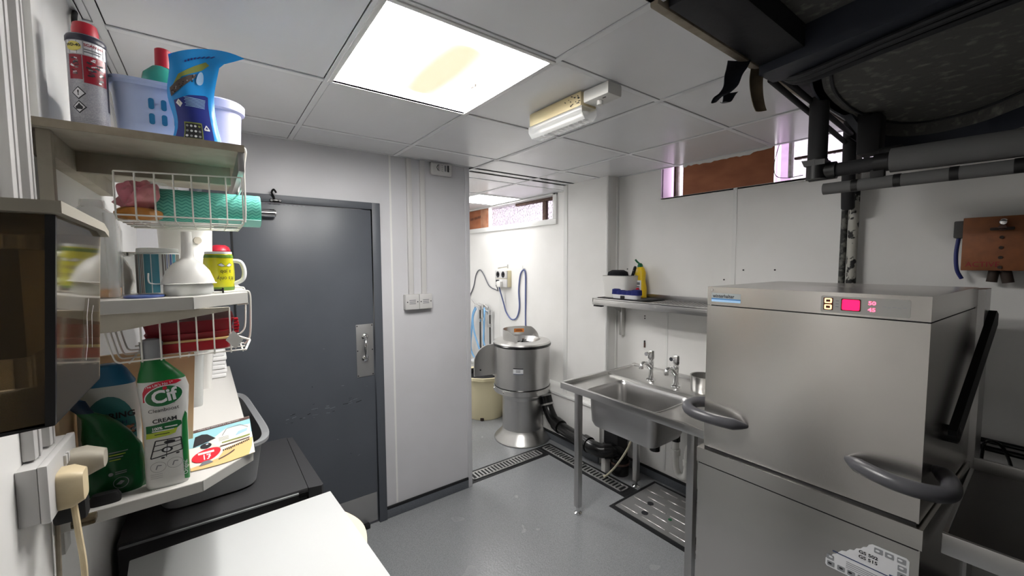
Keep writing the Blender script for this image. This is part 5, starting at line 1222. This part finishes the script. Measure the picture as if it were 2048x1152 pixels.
# price card lying on the shelf
t = thing('price_card', 'printed cardboard sink stopper card lying upside down on the lowest shelf', 'card', (0, 1.39, LZ))
P0 = (Vector((-.060, 1.232, 0)), Vector((.074, 1.262, 0)), Vector((.080, 1.555, 0)), Vector((-.080, 1.512, 0)))
def FQ(o):
    def fn(u, v):
        a = P0[0].lerp(P0[1], u); b_ = P0[3].lerp(P0[2], u); p = a.lerp(b_, v)
        bulge = -.012*sin(pi*u)*(1-v) 
        return Vector((p.x, p.y+bulge, LZ+.0022+o+.006*v*v+.003*sin(pi*v)))
    return fn
O('card_sheet', G().grid(lambda u, v: FQ(0)(u, v), 10, 10, card_paper).grid(lambda u, v: FQ(-.0014)(u, v), 10, 10, card_paper), t)
g = G().rect(.0, 1, .5, .9, FQ(.0005), card_blue).flat([(.0, .0), (.9, .0), (.97, .16), (1, .36), (.55, .30), (.42, .14), (0, .06)], FQ(.0005), card_tan)
g.flat([(.45, .36), (.98, .46), (.99, .74), (.60, .80), (.3, .55)], FQ(.0009), card_paper).rect(.0, 1.0, .90, .985, FQ(.0009), card_brown)
g.text('Universal Bath Tub and Kitchen Sink Stopper', .05, .5, .945, FQ(.0014), sticker_white, rot=pi, sx=.72)
g.flat([(.07, .50), (.42, .60), (.30, .77), (.22, .80), (.12, .77)], FQ(.0014), dark_ink).oval(.26, .475, .085, .065, FQ(.0012), dark_ink).oval(.28, .50, .02, .014, FQ(.0018), sticker_white)
g.flat([(.25+.22*cos(a), .26+.13*sin(a)+.04*cos(a)) for a in [2*pi*i/24 for i in range(24)]], FQ(.0014), card_red)
g.text('£1', .15, .25, .22, FQ(.002), sticker_white, rot=pi, bold=.02, sx=.9); g.rect(.13, .37, .285, .33, FQ(.002), card_paper)
g.line([(.52, .62), (.60, .78), (.82, .80), (.95, .66)], .018, FQ(.0014), sticker_grey); g.flat([(.72, .52), (.92, .56), (.94, .64), (.78, .62)], FQ(.0014), badge_pale)
g.rect(.50, .96, .425, .455, FQ(.0016), olive); g.rect(.47, .95, .36, .385, FQ(.0014), card_brown)
e = random.Random(6)
for k in range(15): u = .5+.03*k; g.rect(u, u+.018, .24+.004*k+e.uniform(-.01, .01), .28+.004*k, FQ(.0014), dark_ink)
g.line([(.42, .10), (.58, .15), (.68, .20)], .022, FQ(.0014), card_brown); g.flat([(.12, .05), (.34, .08), (.28, .14), (.18, .13)], FQ(.0016), grey_ink)
for k in range(3): g.rect(.46, .62, .50+.035*k, .512+.035*k, FQ(.0016), sticker_grey)
O('card_print', g, t)
O('beige_board', G().prism([(-.262, LZ+.002), (-.062, LZ+.002), (-.048, LZ+.24), (-.05, LZ+.27), (-.262, LZ+.27)], 'y', 1.45, 1.462, board_wood), label='beige board standing across the shelf behind the bottles', cat='board')
O('beige_board', G().box(XL+.001, XL+.008, 1.20, 1.44, LZ+.002, LZ+.26, board_wood, .002), label='thin beige panel flat against the left wall', cat='board')  # thin beige panel that tints this stretch of wall
def jug(cx, cy, w0, w1, h, m, label):
    t = thing('plastic_jug', label, 'jug', (cx, cy, LZ))
    O('jug_body', G().loft([(LZ, cx, cy, w0, w0, 4), (LZ+h, cx, cy, w1, w1, 4), (LZ+h+.004, cx, cy, w1+.004, w1+.004, 4), (LZ+h+.004, cx, cy, w1-.004, w1-.004, 4), (LZ+.01, cx, cy, w0-.004, w0-.004, 4)], m, 32), t)
jug(-.072, 1.82, .028, .040, .20, frosted, 'translucent plastic jug nearer of two behind the cream cleaner')
jug(-.045, 2.06, .026, .044, .20, jug_white, 'milky plastic jug farther of two behind the cream cleaner')
g = G()
for k in range(6): g.box(-.10+.002*(k % 2), .036+.004*sin(k*2.1), 2.19+.003*(k % 2), 2.40, LZ+.001+k*.019, LZ+.0195+k*.019, cloth_white, .007)
O('folded_cloth', g, label='folded white cloths stacked at the far end of the lowest shelf', cat='cloth')

# ------------------------------------------------------------------ appliances and tub below
fd = thing('dark_fridge', 'dark grey undercounter fridge beneath the lowest shelf', 'fridge', (.02, 1.86, 0))
O('cabinet', G().box(-.255, .248, 1.60, 2.13, .02, .835, fridge_dark, .006), fd)
O('top_panel', G().box(-.255, .252, 1.597, 2.13, .836, .852, fridge_dark, .004), fd)
O('door', G().prism([(.254, 1.60), (.296, 1.592), (.303, 1.60), (.276, 2.125), (.254, 2.13)], 'z', .05, .848, fridge_dark), fd)
O('top_trim', G().box(-.25, .22, 1.590, 1.598, .838, .843, tub_grey), fd)
O('hinge_cap', G().box(.22, .252, 1.588, 1.6, .826, .842, black_gloss, .002), fd)
for x, y in ((-.2, 1.65), (.2, 1.65), (-.2, 2.08), (.2, 2.08)): O('foot', G().cyl((x, y, 0), (x, y, .02), .02, black_gloss, 10), fd)
M = Matrix.Translation((-.05, 2.02, .853)) @ Matrix.Rotation(radians(4.5), 4, 'Z')
t = thing('grey_tub', 'grey plastic washing-up tub on top of the dark fridge', 'tub', (-.05, 2.02, .853))
g = G().loft([(0, 0, 0, .135, .30, 6), (.008, 0, 0, .145, .312, 6), (.165, 0, 0, .165, .352, 6), (.17, 0, 0, .185, .372, 6), (.182, 0, 0, .186, .373, 6), (.184, 0, 0, .182, .369, 6), (.178, 0, 0, .163, .350, 6), (.012, 0, 0, .14, .305, 6)], tub_grey, 56, M=M)
O('tub_body', g, t)
O('dark_contents', G().loft([(.02, 0, 0, .135, .30, 6), (.09, 0, 0, .148, .328, 6)], black_matte, 40, M=M), t)
fw_ = thing('white_fridge', 'white undercounter fridge nearest the camera with a clean worktop lid', 'fridge', (.06, 1.2, 0))
M = Matrix.Translation((.313, 1.53, 0)) @ Matrix.Rotation(radians(-3.6+.0), 4, 'Z')   # local: x back towards the wall is negative, y negative is nearer
MM = Matrix.Translation((.313, 1.53, 0)) @ Matrix.Rotation(radians(3.6), 4, 'Z')
O('cabinet', G().box(-.52, -.045, -.585, -.012, .02, .825, fridge_white, .006, MM), fw_)
O('top_lid', G().box(-.53, .0, -.60, 0, .826, .850, fridge_white, .004, MM), fw_)
dr = O('door', G().box(-.045, -.006, -.598, -.002, .04, .822, fridge_white, .008, MM), fw_)
pl = [(-.003, -.135)]+[(-.003+.028*sin(pi*i/12), -.135-.225*i/12) for i in range(1, 12)]+[(-.003, -.36)]
O('door_handle', G().prism(pl, 'z', .795, .838, handle_cream, MM), dr)
O('door_handle_lip', G().prism([(x*1.0+.001, y) for x, y in pl], 'z', .838, .842, handle_cream, MM), dr)
for x, y in ((-.48, -.05), (-.08, -.05), (-.48, -.55), (-.08, -.55)): O('foot', G().cyl(MM @ Vector((x, y, 0)), MM @ Vector((x, y, .02)), .02, black_gloss, 10), fw_)

# ------------------------------------------------------------------ left wall: dispenser, sockets, trunking
t = thing('towel_dispenser', 'smoked plastic paper towel dispenser with beige lid on the left wall', 'dispenser', (-.195, .67, 1.51))
x0, x1, y0, y1, z0, z1 = XL, -.113, .55, .742, 1.521, 1.715
xb = -.123
g = G()
prof = [(x0, z0), (xb, z0), (x1, z1), (x0, z1)]
g.prism(prof, 'y', y0, y0+.003, smoke).prism([(xb-.003, z0), (xb, z0), (x1, z1), (x1-.003, z1)], 'y', y0+.003, y1, smoke).prism([(x0, z0), (xb-.003, z0), (x1-.003, z1), (x0, z1)], 'y', y1-.003, y1, smoke)
O('smoked_shell', g, t)
O('bottom_lip', G().prism([(x0, z0-.012), (xb, z0-.001), (xb, z0+.003), (x0, z0-.006)], 'y', y0, y1, black_gloss), t)
O('back_plate', G().box(x0, x0+.006, y0+.004, y1-.004, z0, z1, black_matte), t)
O('corner_post', G().prism([(xb-.006, z0), (xb+.0006, z0), (x1+.0006, z1), (x1-.006, z1)], 'y', y0-.0006, y0+.004, black_gloss), t)
O('beige_lid', G().prism([(y0-.012, z1+.012), (y0-.012, z1+.001), (y1-.02, z1-.004), (y1+.005, z1-.010), (y1+.005, z1-.002), (y1-.02, z1+.006)], 'x', x0, x1+.007, shelf_under), t, label='beige lid')
O('paper_stack', G().box(x0+.012, x1-.03, y0+.03, y1-.03, z0+.06, z1-.03, mat('paper_beige', (196, 184, 156), .9), .004), t)
O('scratches', G().line([(.0, 0), (.008, .02), (.004, .05), (.012, .07)], .0015, fl((xb+.0028, .66, 1.56), (0, 1, 0), (.05, 0, 1), (1, 0, 0)), sticker_white).line([(.03, .01), (.028, .05), (.036, .06)], .0012, fl((xb+.0028, .66, 1.56), (0, 1, 0), (.05, 0, 1), (1, 0, 0)), sticker_white), t)
t = thing('socket_box', 'white twin wall socket with two plugs, under the towel dispenser', 'socket', (-.25, 1.075, 1.238))
O('back_box', G().box(XL, -.2455, .99, 1.16, 1.238, 1.333, socket_white, .002), t)
O('face_plate', G().box(-.245, -.233, .988, 1.162, 1.236, 1.335, socket_white, .003), t)
O('rocker_switch', G().box(-.234, -.229, 1.075, 1.085, 1.30, 1.318, socket_white, .001), t)
O('rocker_switch', G().box(-.234, -.229, 1.09, 1.10, 1.30, 1.318, socket_white, .001), t)
t = thing('beige_plug', 'grubby cream plug nearest in the twin wall socket', 'plug', (-.21, 1.04, 1.255))
O('plug_body', G().loft([(0, 0, 0, .034, .026, 5), (.016, 0, 0, .034, .026, 5), (.032, 0, 0, .026, .019, 5)], beige_plug, 28, M=Matrix.Translation((-.2328, 1.045, 1.270)) @ Matrix.Rotation(pi/2, 4, 'Y')), t)
O('flex', G().tube(spl([(-.218, 1.045, 1.24), (-.214, 1.04, 1.19), (-.209, 1.036, 1.10), (-.215, 1.03, .98), (-.235, 1.03, .80), (-.25, 1.03, .5)], 6), .0048, beige_plug, 8), t)
O('grey_plug', G().loft([(0, 0, 0, .026, .026, 4), (.02, 0, 0, .027, .027, 4), (.048, 0, 0, .016, .02, 3)], shelf_under, 28, M=Matrix.Translation((-.2328, 1.118, 1.285)) @ Matrix.Rotation(pi/2, 4, 'Y')), label='greyish plug far side in the twin wall socket', cat='plug')
t = thing('black_adapter', 'black adapter hanging under the twin socket at the shelf corner', 'adapter', (-.225, 1.125, 1.165))
O('adapter_body', G().box(-.262, -.215, 1.110, 1.143, 1.172, 1.215, black_matte, .008), t)
O('adapter_lip', G().box(-.240, -.205, 1.115, 1.14, 1.156, 1.171, smoke, .004), t)
for y, w_, d_, z_, lb in ((1.045, .020, .016, 1.336, 'white trunking strip rising from the twin socket, nearest of three'), (1.105, .016, .020, 1.336, 'white trunking strip in the middle of three on the left wall')):
    O('wall_trunking', G().box(XL, XL+d_, y-w_, y+w_, z_, CZ-.003, socket_white, .003).box(XL, XL+d_+.002, y-.003, y+.003, z_, CZ-.003, socket_white, .001), label=lb, cat='trunking')
ST('trim_4', G().box(XL, XL+.012, 1.205, 1.275, T+.001, CZ-.003, upvc, .003), label='white panel joint strip above the top shelf')
ST('trim_5', G().box(XL, XL+.01, 1.205, 1.245, MZ+.001, T-.065, upvc, .003), label='white panel joint strip under the top shelf')
O('hanging_cable', G().tube(spl([(XL+.006, 1.60, CZ-.004), (XL+.012, 1.55, 2.30), (XL+.01, 1.57, 2.26), (XL+.006, 1.62, 2.20), (XL+.006, 1.66, 2.10)], 5), .006, black_matte, 8), label='short black cable in the corner above the aerosol can', cat='cable')
O('lower_cable', G().tube(spl([(XL+.006, 1.15, 1.235), (XL+.008, 1.14, 1.15), (XL+.006, 1.13, .95), (XL+.006, 1.12, .6)], 5), .004, dirty_edge, 8), label='thin grubby cable running down the wall below the twin socket', cat='cable')
bpy.context.view_layer.update()
